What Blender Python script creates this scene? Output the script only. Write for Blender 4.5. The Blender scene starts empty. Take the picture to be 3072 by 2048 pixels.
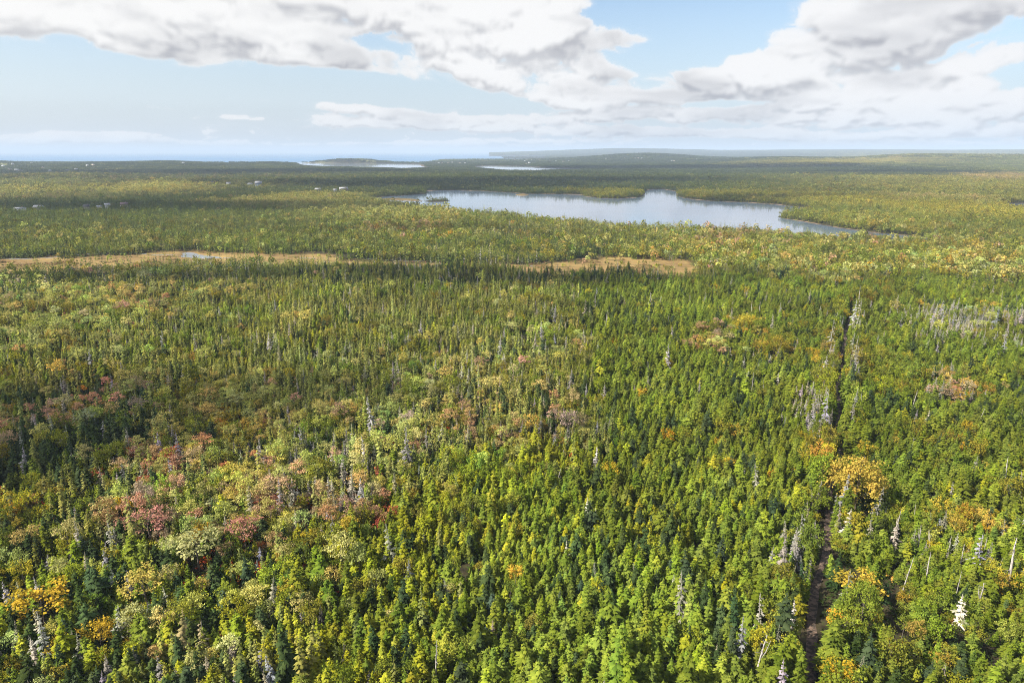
# Boreal forest seen from the air, early autumn: lakes, bogs, coast and cumulus sky.
import bpy, bmesh, math, random
import numpy as np
from mathutils import Vector

RNG = np.random.default_rng(7)
random.seed(7)
SC = bpy.context.scene
COL = SC.collection

# ------------------------------------------------------------------ camera
CAM_Z = 82.0
PITCH = math.atan((1024 - 455) / 2048.0)
cam = bpy.data.cameras.new('camera')
cam.lens = 24.0
cam.sensor_width = 36.0
cam.clip_start = 1.0
cam.clip_end = 200000.0
cam_o = bpy.data.objects.new('camera', cam)
cam_o.location = (0, 0, CAM_Z)
cam_o.rotation_euler = (math.pi / 2 - PITCH, 0, 0)
COL.objects.link(cam_o)
SC.camera = cam_o

# ------------------------------------------------------------------ exposure
SC.view_settings.view_transform = 'Standard'
SC.view_settings.look = 'None'
SC.view_settings.exposure = 1.0
SC.view_settings.gamma = 1.0
SC.view_settings.use_curve_mapping = False
SC.cycles.max_bounces = 5
SC.cycles.diffuse_bounces = 2
SC.cycles.glossy_bounces = 2
SC.cycles.transmission_bounces = 3
SC.cycles.volume_bounces = 0
SC.cycles.transparent_max_bounces = 6
SC.cycles.caustics_reflective = False
SC.cycles.caustics_refractive = False
SC.cycles.use_denoising = True
SC.cycles.denoiser = 'OPENIMAGEDENOISE'
SC.cycles.denoising_input_passes = 'RGB_ALBEDO_NORMAL'
SC.cycles.denoising_prefilter = 'NONE'
SC.cycles.pixel_filter_type = 'BLACKMAN_HARRIS'
SC.cycles.filter_width = 0.9

# ------------------------------------------------------------------ sun
SUN_EL = math.radians(40)
SUN_AZ = math.radians(-110)          # bearing, clockwise from the way the camera looks
sun = bpy.data.lights.new('sun', 'SUN')
sun.energy = 5.0
sun.angle = math.radians(0.5)
sun.color = (1.0, 0.93, 0.82)
sun_o = bpy.data.objects.new('sun', sun)
SUN_DIR = Vector((math.sin(SUN_AZ) * math.cos(SUN_EL), math.cos(SUN_AZ) * math.cos(SUN_EL), math.sin(SUN_EL)))
sun_o.rotation_euler = SUN_DIR.to_track_quat('Z', 'Y').to_euler()
sun_o.location = SUN_DIR * 500
COL.objects.link(sun_o)


# ------------------------------------------------------------------ node helpers
class NT:
    def __init__(s, tree):
        s.t = tree

    def n(s, kind, **kw):
        nd = s.t.nodes.new(kind)
        for k, v in kw.items():
            setattr(nd, k, v)
        return nd

    def put(s, sock, v):
        if isinstance(v, bpy.types.NodeSocket):
            s.t.links.new(v, sock)
        else:
            sock.default_value = v

    def m(s, op, a, b=0.0, c=0.0, clamp=False):
        nd = s.n('ShaderNodeMath', operation=op, use_clamp=clamp)
        s.put(nd.inputs[0], a)
        s.put(nd.inputs[1], b)
        s.put(nd.inputs[2], c)
        return nd.outputs[0]

    def vm(s, op, a, b=(0, 0, 0), scale=None):
        nd = s.n('ShaderNodeVectorMath', operation=op)
        s.put(nd.inputs[0], a)
        if op not in ('LENGTH', 'NORMALIZE', 'SCALE'):
            s.put(nd.inputs[1], b)
        if scale is not None:
            s.put(nd.inputs['Scale'], scale)
        return nd.outputs['Value' if op in ('LENGTH', 'DOT_PRODUCT') else 'Vector']

    def mapr(s, v, a, b, c=0.0, d=1.0, kind='SMOOTHSTEP'):
        nd = s.n('ShaderNodeMapRange', interpolation_type=kind)
        for i, x in enumerate((v, a, b, c, d)):
            s.put(nd.inputs[i], x)
        return nd.outputs[0]

    def mix(s, f, a, b, blend='MIX'):
        nd = s.n('ShaderNodeMix', data_type='RGBA', blend_type=blend)
        s.put(nd.inputs[0], f)
        s.put(nd.inputs[6], a)
        s.put(nd.inputs[7], b)
        return nd.outputs[2]

    def noise(s, vec, scale, detail=3.0, rough=0.5, w=None, dist=0.0):
        nd = s.n('ShaderNodeTexNoise')
        if w is not None:           # flat noise, shifted to its own part of the plane
            nd.noise_dimensions = '2D'
            vec = s.vm('ADD', vec, (w * 7.31, w * 3.17, 0))
        s.put(nd.inputs['Vector'], vec)
        nd.inputs['Scale'].default_value = scale
        nd.inputs['Detail'].default_value = detail
        nd.inputs['Roughness'].default_value = rough
        nd.inputs['Distortion'].default_value = dist
        return nd.outputs[0]

    def comb(s, x, y, z=0.0):
        nd = s.n('ShaderNodeCombineXYZ')
        for i, v in enumerate((x, y, z)):
            s.put(nd.inputs[i], v)
        return nd.outputs[0]


# ------------------------------------------------------------------ sky with cumulus
def px_dir(px, py):
    """bearing and elevation (radians) of the sky direction seen at a point of the photograph"""
    u = (px - 1536) / 2048.0
    v = (1024 - py) / 2048.0
    f = math.cos(PITCH) + v * math.sin(PITCH)
    z = -math.sin(PITCH) + v * math.cos(PITCH)
    return math.atan2(u, f), math.atan2(z, math.hypot(u, f))


# (centre x, centre y, half width, half height, strength, tilt in degrees): banks and holes of cloud
CLOUD_BLOBS = [
    (60, 60, 560, 90, 1.0, 0), (480, 115, 420, 70, .95, -6), (880, 165, 330, 62, .9, -10), (1020, 40, 600, 110, 1.3, 0), (880, 70, 260, 90, .6, 0), (1250, 110, 420, 60, .5, 0), (1130, 205, 200, 40, .6, -8),
    (1480, 20, 330, 62, .9, 8), (1660, 125, 310, 68, 1.0, -3), (1330, 185, 190, 60, .75, -6), (1480, 262, 180, 34, .6, -6),
    (1760, 215, 300, 44, .8, -2), (1700, 262, 250, 26, .5, -4), (2120, 262, 400, 44, .75, 5), (2330, 150, 200, 80, .85, 24), (2240, 215, 260, 50, .6, 10), (2760, 70, 440, 90, 1.1, 8),
    (2800, 190, 380, 60, .8, 0), (2500, 245, 260, 40, .6, 0), (2900, 275, 260, 30, .55, 0), (2600, 310, 330, 30, .5, 0),
    (500, 325, 85, 16, .85, 0), (735, 350, 45, 14, .85, 0), (792, 356, 22, 8, .7, 0), (805, 308, 62, 9, .75, 0), (590, 350, 40, 12, .45, 0), (985, 325, 30, 10, .6, 0),
    (1100, 330, 150, 16, .75, -1), (1290, 350, 230, 14, .75, -2), (1150, 372, 200, 18, .8, 0), (1390, 385, 240, 20, .85, -2), (1650, 365, 260, 22, .7, 0), (1850, 398, 260, 18, .7, 0),
    (1660, 300, 90, 24, .7, -8), (1760, 322, 80, 22, .7, 0), (2080, 345, 260, 24, .8, 0), (2450, 300, 420, 34, .6, 0), (2900, 330, 300, 40, .6, 0), (1950, 300, 200, 22, .55, 0), (2150, 400, 280, 16, .65, 0), (2450, 365, 220, 24, .65, 0), (2500, 410, 300, 14, .6, 0), (2780, 350, 200, 24, .6, 0),
    (2950, 390, 240, 22, .6, 0), (3040, 320, 100, 30, .6, 0), (2750, 428, 380, 9, .45, 0), (1500, 425, 330, 8, .4, 0),
    (110, 412, 190, 20, .85, 0), (330, 417, 190, 18, .85, 0), (520, 427, 120, 8, .5, 0), (1000, 432, 320, 5, .45, 0), (1000, 365, 32, 18, .75, 10),
    (2130, 60, 300, 90, -1.3, -20), (2060, 165, 170, 50, -.8, 0), (550, 275, 560, 62, -.6, 0), (150, 310, 420, 90, -.6, 0), (1080, 275, 330, 34, -.5, 0), (1500, 312, 120, 14, -.4, 0), (2200, 312, 300, 10, -.35, 0),
]


_VN = np.random.default_rng(11).random((256, 256))


def vnoise(x, y, scale, seed=0):
    """smooth value noise on a plane"""
    x = np.asarray(x) / scale + seed * 17.3
    y = np.asarray(y) / scale + seed * 9.1
    xi, yi = np.floor(x).astype(int), np.floor(y).astype(int)
    fx, fy = x - xi, y - yi
    fx, fy = fx * fx * (3 - 2 * fx), fy * fy * (3 - 2 * fy)
    g = lambda i, j: _VN[i & 255, j & 255]
    return (g(xi, yi) * (1 - fx) + g(xi + 1, yi) * fx) * (1 - fy) + (g(xi, yi + 1) * (1 - fx) + g(xi + 1, yi + 1) * fx) * fy


SKY_W, SKY_H, SKY_K = 3072, 480, 1.5


def cloud_field():
    """cumulus over the whole vault, computed as a field of thickness over bearing and elevation and lit through its own depth"""
    u = (np.arange(SKY_W) + .5) / SKY_W
    v = (np.arange(SKY_H) + .5) / SKY_H
    az = np.tan((u - .5) * 2 * math.atan(math.pi * SKY_K)) / SKY_K
    el = v * v * (math.pi / 2)
    AZ, EL = np.meshgrid(az, el)
    AZ, EL = AZ.astype(np.float32), EL.astype(np.float32)
    e = EL + .035
    QX = AZ * 2.0 / e ** .4 + 20
    QY = 6.7 * e ** .6 + 20

    def fbm(x, y, f0, n, seed, rough=.55, bil=False):
        s = np.zeros(x.shape, np.float32)
        a, t, f = 1.0, 0.0, f0
        for i in range(n):
            k = vnoise(x, y, 1 / f, seed + i * 3.7)
            s += a * (np.abs(2 * k - 1) if bil else k)
            t += a
            a *= rough
            f *= 2.03
        return (s / t).astype(np.float32)
    def layer(qx, qy):
        wx = fbm(qx, qy, 1.6, 4, 2, .6) - .5
        wy = fbm(qx, qy, 1.6, 4, 31, .6) - .5
        x2, y2 = qx + wx * .55, qy + wy * .35
        f1 = fbm(x2, y2, 3.0, 7, 5, .56) - .5
        b1 = fbm(x2 + .13 * f1, y2, 3.6, 6, 63, .55, True) - .36
        return wx, wy, f1, b1
    # towards the horizon the heaps get smaller and flatter
    hi = layer(AZ * 4.6 + 20, EL * 9.0 + 20)
    lo = layer(AZ * 9.5 + 60, EL * 24.0 + 60)
    wl = np.clip((.085 - EL) / .055, 0, 1)
    wl = wl * wl * (3 - 2 * wl)
    wx, wy, f1, b1 = [a * (1 - wl) + b * wl for a, b in zip(hi, lo)]
    AW, EW = AZ + wx * .12 * (1 - .6 * wl), EL + wy * .034 * (1 - .6 * wl)
    tot = np.zeros(AZ.shape, np.float32)
    for (cx, cy, rx, ry, amp, tilt) in CLOUD_BLOBS:
        a, b = px_dir(cx, cy)
        c, s = math.cos(math.radians(tilt)), math.sin(math.radians(tilt))
        dx, dy = AW - a, EW - b
        X = (dx * c + dy * s) / (rx / 2048.0)
        Y = (-dx * s + dy * c) / (ry / 2048.0)
        if amp > 0:
            Y = np.maximum(Y, -1.6 * Y)                     # flat bases, domed tops
        t = np.clip((1.4 - np.sqrt(X * X + Y * Y)) / 1.1, 0, 1)
        t = t * t * (3 - 2 * t) * amp
        tot = np.where(amp > 0, np.maximum(tot, 0) + t - .55 * np.maximum(tot, 0) * t, tot + t) if amp > 0 else tot + t
    gen = np.clip((fbm(QX, QY, .6, 3, 77) - .42) / .2, 0, 1) * .9
    ins = np.clip((1.05 - np.abs(AZ)) / .3, 0, 1) * np.clip((.36 - EL) / .14, 0, 1)
    cover = tot * ins + gen * (1 - ins)
    cover = np.clip(cover, -.8, 1.3)
    d = cover * (1.2 + .45 * wl) - .40 + .14 * wl + f1 * 2.0 + b1 * 1.45
    thick = np.clip(d, 0, None)
    alpha = 1 - np.exp(-thick * 11.0)
    veil = np.clip((d + .40) / .5, 0, 1) ** 2 * .30
    alpha = np.maximum(alpha, veil * np.clip((EL - .012) / .02, 0, 1))
    # light comes from the upper left; march through the thickness towards it
    # thickness rounded like billows, so that each puff has a lit side and a shaded foot
    hgt_ = np.sqrt(np.clip(thick, 0, 1.2)) + b1 * .55 + f1 * .25
    dep = np.zeros(AZ.shape, np.float32)
    for k in range(1, 13):
        sx, sy = -int(round(1.0 * k)), int(round(1.25 * k))
        sh = np.roll(hgt_, (-sy, -sx), (0, 1))
        sh[-sy:, :] = 0
        dep += np.clip(sh - hgt_ - .012 * k, -.05, .5) / k ** .7
    lowf = fbm(AZ * 4.2 + .3 * wx + 9, EL * 14 + 9, 1.5, 5, 15, .55)
    lit = 1.0 - np.clip(dep * .70 + .05, 0, .7) * np.clip(thick * 4, 0, 1)
    lit -= .46 * np.clip((lowf - .48) / .2, 0, 1) * np.clip(thick * 1.7 - .1, 0, 1)
    lit = np.clip(lit + f1 * .25, 0, 1)
    for _ in range(1):
        lit = (lit + np.roll(lit, 1, 0) + np.roll(lit, -1, 0)) / 3
        lit = (lit + np.roll(lit, 2, 1) + np.roll(lit, -2, 1)) / 3
    return alpha, lit


_alpha, _lit = cloud_field()
_px = np.ones((SKY_H, SKY_W, 4), np.float32)
_px[..., 0] = _alpha
_px[..., 1] = _lit
_px[..., 2] = 0
cloud_img = bpy.data.images.new('cumulus_field', SKY_W, SKY_H, float_buffer=True)
cloud_img.colorspace_settings.name = 'Non-Color'
cloud_img.pixels.foreach_set(_px.ravel())
cloud_img.update()
cloud_img.pack()

world = bpy.data.worlds.new('World')
SC.world = world
world.use_nodes = True
W = NT(world.node_tree)
bg = world.node_tree.nodes['Background']
sky = W.n('ShaderNodeTexSky', sky_type='NISHITA')
sky.sun_disc = False
sky.sun_elevation = SUN_EL
sky.sun_rotation = SUN_AZ
sky.altitude = 80
sky.air_density = 1.0
sky.dust_density = 1.2
sky.ozone_density = 1.5
tc = W.n('ShaderNodeTexCoord')
sp = W.n('ShaderNodeSeparateXYZ')
W.put(sp.inputs[0], tc.outputs['Generated'])
w_az = W.m('ARCTAN2', sp.outputs[0], sp.outputs[1])
w_el = W.m('ARCSINE', sp.outputs[2])
c_u = W.m('MULTIPLY_ADD', W.m('ARCTANGENT', W.m('MULTIPLY', w_az, SKY_K)), .5 / math.atan(math.pi * SKY_K), .5)
c_v = W.m('SQRT', W.m('MULTIPLY', W.m('MAXIMUM', w_el, 0.0), 2 / math.pi))
it = W.n('ShaderNodeTexImage', interpolation='Linear', extension='EXTEND')
it.image = cloud_img
W.put(it.inputs[0], W.comb(c_u, c_v, 0.0))
cs_ = W.n('ShaderNodeSeparateColor')
W.put(cs_.inputs[0], it.outputs[0])
mask = W.m('MULTIPLY', cs_.outputs[0], W.mapr(w_el, .002, .014, .3, 1))
CL_B = 5.6
lit_c = (CL_B, CL_B * .99, CL_B * .975, 1)
gry_c = (CL_B * .47, CL_B * .475, CL_B * .505, 1)
cloud_c = W.mix(cs_.outputs[1], gry_c, lit_c)
side = W.mapr(w_az, .75, -.85, 0, 1, 'LINEAR')
cloud_c = W.mix(1.0, cloud_c, W.mix(side, (.93, .94, .97, 1), (1.0, 1.0, 1.0, 1)), 'MULTIPLY')
far_c = W.mapr(w_el, .09, .0, 0.0, .30)
haze_c = W.mix(side, (3.2, 3.85, 4.7, 1), (4.1, 4.5, 4.95, 1))
cloud_c = W.mix(far_c, cloud_c, haze_c)
haze_top = W.mapr(w_el, .24, -.01, 0.0, .85, 'SMOOTHSTEP')
sky_c = W.mix(haze_top, sky.outputs[0], haze_c)
W.put(bg.inputs['Color'], W.mix(mask, sky_c, cloud_c))
bg.inputs['Strength'].default_value = 0.09
world.cycles.sampling_method = 'MANUAL'
world.cycles.sample_map_resolution = 512


# ------------------------------------------------------------------ general helpers
def tag(o, label=None, cat=None, group=None, kind=None):
    if label:
        o['label'] = label
    if cat:
        o['category'] = cat
    if group:
        o['group'] = group
    if kind:
        o['kind'] = kind
    return o


def mesh_np(name, verts, faces, mats=(), midx=None, smooth=False):
    """faces: list of index tuples or an (n,k) array"""
    me = bpy.data.meshes.new(name)
    verts = np.asarray(verts, dtype=np.float32)
    if isinstance(faces, np.ndarray):
        k = faces.shape[1]
        n = len(faces)
        loops = faces.astype(np.int32).ravel()
        starts = np.arange(0, n * k, k, dtype=np.int32)
    else:
        n = len(faces)
        loops = np.array([i for f in faces for i in f], dtype=np.int32)
        ln = np.array([len(f) for f in faces], dtype=np.int32)
        starts = np.concatenate(([0], np.cumsum(ln)[:-1])).astype(np.int32)
    me.vertices.add(len(verts))
    me.vertices.foreach_set('co', verts.ravel())
    me.loops.add(len(loops))
    me.loops.foreach_set('vertex_index', loops)
    me.polygons.add(n)
    me.polygons.foreach_set('loop_start', starts)
    for m_ in mats:
        me.materials.append(m_)
    if midx is not None:
        me.polygons.foreach_set('material_index', np.asarray(midx, dtype=np.int32))
    if smooth:
        me.polygons.foreach_set('use_smooth', np.ones(n, dtype=bool))
    me.update(calc_edges=True)
    return me


def link(name, data, parent=None, loc=None):
    o = bpy.data.objects.new(name, data)
    COL.objects.link(o)
    if parent is not None:
        o.parent = parent
    if loc is not None:
        o.location = loc
    return o


def principled(name):
    m = bpy.data.materials.new(name)
    m.use_nodes = True
    N = NT(m.node_tree)
    p = m.node_tree.nodes['Principled BSDF']
    return m, N, p


def ground_at(px, py, z=0.0):
    """the point at height z that lies in the direction of a point of the photograph (planning aid)"""
    px = np.asarray(px, dtype=float)
    py = np.asarray(py, dtype=float)
    u = (px - 1536) / 2048.0
    v = (1024 - py) / 2048.0
    f = math.cos(PITCH) + v * math.sin(PITCH)
    dz = -math.sin(PITCH) + v * math.cos(PITCH)
    t = (z - CAM_Z) / dz
    return u * t, f * t


def polar(px, py):
    x, y = ground_at(px, py)
    return np.arctan2(x, y), np.log(np.hypot(x, y))


def in_poly(x, y, P):
    x = np.asarray(x)
    inside = np.zeros(x.shape, dtype=bool)
    n = len(P)
    for i in range(n):
        x1, y1 = P[i]
        x2, y2 = P[(i + 1) % n]
        c = (y1 > y) != (y2 > y)
        xi = (x2 - x1) * (y - y1) / ((y2 - y1) + 1e-12) + x1
        inside ^= c & (x < xi)
    return inside


def dist_poly(x, y, P, closed=True):
    d = np.full(np.shape(x), 1e9)
    n = len(P)
    for i in range(n if closed else n - 1):
        ax, ay = P[i]
        bx, by = P[(i + 1) % n]
        ex, ey = bx - ax, by - ay
        t = np.clip(((x - ax) * ex + (y - ay) * ey) / (ex * ex + ey * ey + 1e-9), 0, 1)
        d = np.minimum(d, np.hypot(x - ax - t * ex, y - ay - t * ey))
    return d


def sdf(x, y, P):
    """negative inside"""
    d = dist_poly(x, y, P)
    return np.where(in_poly(x, y, P), -d, d)


def world_poly(pts, z=0.0, rough=0.0, step=None):
    p = np.array(pts, float)
    X, Y = ground_at(p[:, 0], p[:, 1], z)
    P = list(zip(X, Y))
    if step:
        out = []
        n = len(P)
        for i in range(n):
            a, b = np.array(P[i]), np.array(P[(i + 1) % n])
            L = np.hypot(*(b - a))
            k = max(1, int(L / step))
            for j in range(k):
                c = a + (b - a) * j / k
                if j or rough:
                    c = c + RNG.normal(0, rough, 2)
                out.append(tuple(c))
        P = out
    return P


# ------------------------------------------------------------------ outlines of water, bog and track
LAKE_PX = [(1107, 594), (1190, 588), (1281, 582), (1281, 573), (1368, 571), (1459, 574), (1525, 578), (1590, 582), (1677, 583),
           (1738, 584), (1760, 590), (1800, 595), (1860, 596), (1912, 593), (1936, 587), (1932, 576), (1947, 569), (1990, 568),
           (2025, 574), (2030, 588), (2048, 594), (2092, 600), (2148, 604), (2244, 608), (2331, 614), (2427, 624), (2450, 628),
           (2400, 636), (2350, 644), (2334, 650), (2350, 656), (2409, 665), (2518, 684), (2636, 700), (2723, 707), (2790, 716), (2775, 733), (2640, 728),
           (2549, 724), (2379, 711), (2265, 702), (2048, 697), (1895, 688), (1764, 676), (1612, 662), (1546, 651), (1416, 644),
           (1329, 640), (1211, 625), (1150, 611), (1111, 601)]
LAGOON_A_PX = [(875, 488), (1000, 489), (1160, 490), (1255, 492), (1265, 499), (1290, 505), (1210, 508), (1120, 505), (1000, 503), (920, 500)]
LAGOON_B_PX = [(1425, 500), (1468, 497), (1577, 499), (1618, 502), (1738, 506), (1720, 511), (1600, 514), (1532, 513), (1450, 506)]
LAGOON_C_PX = [(3010, 612), (3072, 610), (3200, 611), (3200, 642), (3090, 638), (3030, 626)]
LAGOON_D_PX = [(1345, 501), (1362, 500.5), (1364, 503), (1348, 503)]
POND_PX = [(545, 760), (566, 757), (590, 760), (612, 767), (655, 770), (668, 774), (610, 776), (570, 774), (548, 770)]
BOG_PX = [(-120, 790), (0, 778), (120, 772), (330, 764), (560, 752), (800, 757), (1000, 764), (1024, 782), (1230, 788), (1450, 792), (1600, 793),
          (1750, 780), (1830, 770), (2000, 772), (2060, 780), (2100, 805), (2085, 838), (1950, 845), (1850, 830), (1720, 832), (1620, 832),
          (1500, 808), (1250, 803), (1024, 797), (800, 796), (700, 792), (560, 798), (350, 818), (200, 824), (0, 826), (-120, 832)]
TRACK_PX = [(2380, 2300), (2400, 2160), (2416, 2048), (2430, 1950), (2445, 1868), (2455, 1770), (2465, 1685), (2488, 1541), (2503, 1440), (2510, 1371),
            (2512, 1254), (2517, 1150), (2528, 1050), (2545, 970), (2566, 905)]

LAKE = world_poly(LAKE_PX, 0, rough=.9, step=13)
LAG = [world_poly(p, 0, rough=4, step=60) for p in (LAGOON_A_PX, LAGOON_B_PX, LAGOON_D_PX)] + [world_poly(LAGOON_C_PX, 0, rough=2, step=20)]
POND = world_poly(POND_PX, 0, rough=.5, step=5)
BOG = world_poly(BOG_PX, 1.0)
ISLET = world_poly([(1268, 604), (1300, 600.5), (1345, 600), (1352, 602), (1340, 605), (1290, 606)], 0, rough=.5, step=8)
BAR = world_poly([(1140, 596), (1200, 595.5), (1262, 600), (1268, 603), (1225, 602), (1160, 599)], 0, rough=.5, step=8)
REED = world_poly([(1545, 583.5), (1560, 582.5), (1585, 583), (1588, 586), (1560, 587.5), (1548, 586)], 0, rough=.5, step=8)
_t = world_poly(TRACK_PX, 1.5)[:len(TRACK_PX)]
TRACK = [_t[0]]
for _a, _b in zip(_t[:-1], _t[1:]):
    _n = max(1, int(math.hypot(_b[0] - _a[0], _b[1] - _a[1]) / 8))
    for _k in range(1, _n + 1):
        _y = _a[1] + (_b[1] - _a[1]) * _k / _n
        TRACK.append((_a[0] + (_b[0] - _a[0]) * _k / _n + .75 * math.sin(_y * .16) + .4 * math.sin(_y * .41 + 1), _y))
COAST_PX = [(-1500 + 119 * i, 489) for i in range(20)] + [(880, 489), (900, 488), (944, 487), (945, 485.0), (1000, 484), (1160, 484.5), (1185, 489), (1255, 489.5), (1290, 487.5), (1330, 481), (1500, 480),
            (1640, 480), (1700, 478.5), (1740, 475.5), (1745, 472), (1640, 469.5), (1630, 466.5), (1700, 464.5), (1850, 462)]


def terrain(x, y):
    """height of the land above the sea"""
    r = np.hypot(x, y)
    th = np.arctan2(x, y)
    z = 1.3 + .9 * (vnoise(x, y, 90, 1) - .35) * np.clip(r / 200, 0, 1) + .35 * vnoise(x, y, 21, 2)
    lr = np.log(np.maximum(r, 20))

    def bump(px, py, h, wx, wr, p=2.0):
        # px,py: where the foot of the crest lies; wx half width (px) ; wr relative half depth
        a, b = polar(px, py)
        a2, _ = polar(px + wx, py)
        return h * np.exp(-np.abs((th - a) / (a2 - a)) ** p - ((lr - b) / wr) ** 2)

    # rolling country
    roll = vnoise(x, y, 900, 4) * .6 + vnoise(x, y, 420, 5) * .4
    z = z + np.clip((r - 1500) / 2500, 0, 1) * (roll - .25) * (6 + 14 * np.clip((r - 4500) / 2000, 0, 1) * np.clip(th / .15, 0, 1))
    # left ridge above the bay, saddle, then on towards the middle
    z = z + bump(-90, 500, 24, 170, .17) + bump(400, 499, 17, 200, .15, 4) + bump(560, 498, 8, 130, .12) + bump(150, 540, 12, 260, .12) + bump(600, 560, 9, 300, .10)
    z = z + bump(800, 498, 17, 130, .10)                               # pale green drumlin
    z = z + bump(1052, 488.5, 22, 85, .045, 4)                            # wooded headland
    # far right country
    z = z + bump(1930, 483, 58, 190, .16, 2) + bump(2350, 488, 26, 240, .22)
    z = z + bump(2950, 492, 52, 420, .20, 4) + bump(2500, 500, 20, 380, .25)
    z = z + bump(1850, 466.0, 50, 240, .12)
    # land on the skyline
    far = np.clip((r - 11000) / 5000, 0, 1)
    k = np.clip((th - polar(1440, 480)[0]) / (polar(2500, 480)[0] - polar(1440, 480)[0]), 0, 1) ** .7
    z = z + far * k * (42 + 48 * vnoise(x, y, 2600, 7)) + far * (th > polar(1400, 480)[0]) * 48
    # the sea: beyond the coast line, land sinks below the water
    ca, cl = [], []
    for (px, py) in COAST_PX:
        a, b = polar(px, py)
        ca.append(float(a))
        cl.append(float(b))
    ca, cl = np.array(ca), np.array(cl)
    sea_l = np.interp(th, ca[:-3], cl[:-3], left=cl[0], right=20)
    beyond = (lr - sea_l)
    # right of the bay the far shore comes back
    lo = float(polar(1470, 480)[0])
    back = np.interp(th, [lo, float(polar(1640, 480)[0]), float(polar(1700, 480)[0]), float(polar(1745, 480)[0])],
                     [math.log(13500), math.log(12500), math.log(10300), math.log(8200)], left=30)
    near_back = (th > lo) & (lr > back)
    sea_m = np.where(near_back, -1, beyond) > 0
    w = np.clip(np.where(near_back, -(lr - back), beyond) / .02 + .5, 0, 1)
    z = z * (1 - w) + (-4) * w
    # headland and strips rising out of the bay
    z = np.where(sea_m & (np.abs(th - polar(1700, 480)[0]) < .09) & (np.abs(lr - math.log(9300)) < .03), 9, z)
    # lakes and lagoons
    for P, s in ((LAKE, 7.0), (POND, 4.0), *[(L, 40.0) for L in LAG[:3]], (LAG[3], 10.0)):
        P_ = np.array(P)
        m = (x > P_[:, 0].min() - 60) & (x < P_[:, 0].max() + 60) & (y > P_[:, 1].min() - 120) & (y < P_[:, 1].max() + 120)
        if m.any():
            d = sdf(x[m], y[m], P)
            d = d + (vnoise(x[m], y[m], 11, 6) - .5) * 3
            if P is LAKE:
                for Q in (ISLET, BAR, REED):
                    d = np.maximum(d, -sdf(x[m], y[m], Q))
            zz = z[m]
            t = np.clip(d / s, -1, 1)
            z[m] = np.where(t < 0, t * 2.0, np.minimum(zz, .05 + (zz - .05) * t * t))
    # bog flats
    m = (r > 350) & (r < 720)
    if m.any():
        d = sdf(x[m], y[m], BOG)
        t = np.clip((d + 6) / 12, 0, 1)
        z[m] = z[m] * t + (np.minimum(z[m], .6)) * (1 - t)
    return z


# ------------------------------------------------------------------ ground materials
def make_ground_mat():
    m, N, p = principled('forest_floor')
    geo = N.n('ShaderNodeNewGeometry')
    pos = geo.outputs['Position']
    at_b = N.n('ShaderNodeAttribute', attribute_name='bog')
    at_f = N.n('ShaderNodeAttribute', attribute_name='field')
    n1 = N.noise(pos, .35, 5, .6)
    n2 = N.noise(pos, .02, 4, .55)
    n3 = N.noise(pos, 1.3, 4, .7)
    base = N.mix(N.mapr(n1, .35, .65), (.020, .016, .009, 1), (.055, .045, .022, 1))
    base = N.mix(N.mapr(n3, .5, .75), base, (.05, .07, .018, 1))
    bog = N.mix(N.mapr(n2, .35, .65), (.30, .20, .070, 1), (.19, .115, .045, 1))
    bog = N.mix(N.mapr(n1, .45, .75), bog, (.27, .22, .075, 1))
    bog = N.mix(N.mapr(N.noise(N.vm('MULTIPLY', pos, (.35, 1.6, 1)), .12, 4, .6), .5, .68), bog, (.10, .075, .03, 1))
    bog = N.mix(N.mapr(n3, .55, .8), bog, (.10, .06, .03, 1))
    c = N.mix(at_b.outputs['Fac'], base, bog)
    fld = N.mix(N.mapr(n2, .4, .6), (.16, .19, .05, 1), (.30, .25, .12, 1))
    c = N.mix(at_f.outputs['Fac'], c, fld)
    s = N.n('ShaderNodeSeparateXYZ')
    N.put(s.inputs[0], pos)
    shore = N.m('MULTIPLY', N.m('MULTIPLY', N.mapr(s.outputs[2], .55, .25), N.mapr(N.noise(pos, .03, 3, .6), .42, .60)), N.m('SUBTRACT', 1.0, at_b.outputs['Fac']))
    sand = N.mix(N.mapr(n3, .4, .6), (.30, .21, .13, 1), (.16, .11, .07, 1))
    c = N.mix(shore, c, sand)
    N.put(p.inputs['Base Color'], c)
    p.inputs['Roughness'].default_value = .95
    p.inputs['Specular IOR Level'].default_value = .15
    return m


M_GROUND = make_ground_mat()


def make_water_mat(name, base, rough, bump_s, scale, tint=None):
    m, N, p = principled(name)
    geo = N.n('ShaderNodeNewGeometry')
    pos = geo.outputs['Position']
    big = N.noise(N.vm('MULTIPLY', pos, (.25, 1.0, 1.0)), scale * .05, 4, .6)
    N.put(p.inputs['Base Color'], N.mix(N.mapr(big, .35, .65), base, tuple(c * 1.25 for c in base[:3]) + (1,)))
    p.inputs['IOR'].default_value = 1.38
    N.put(p.inputs['Roughness'], N.mapr(big, .3, .7, rough * .8, rough * 1.35, 'LINEAR'))
    streak = N.noise(N.vm('MULTIPLY', pos, (.30, 1.0, 1.0)), .035, 5, .65)
    w1 = N.m('MULTIPLY', N.noise(N.vm('MULTIPLY', pos, (.6, 1.2, 1.0)), scale, 4, .6), N.mapr(streak, .42, .60, .5, 3.2))
    bp = N.n('ShaderNodeBump')
    bp.inputs['Strength'].default_value = bump_s
    bp.inputs['Distance'].default_value = .25
    N.put(bp.inputs['Height'], w1)
    N.put(p.inputs['Normal'], bp.outputs[0])
    return m


M_LAKE = make_water_mat('lake_water', (.10, .14, .20, 1), .06, .05, .5)
M_SEA = make_water_mat('sea_water', (.05, .16, .30, 1), .30, .4, .08)
M_LAGOON = make_water_mat('lagoon_water', (.28, .31, .35, 1), .04, .02, .2)  # pale base colour holds part of the sky's reflection


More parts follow.
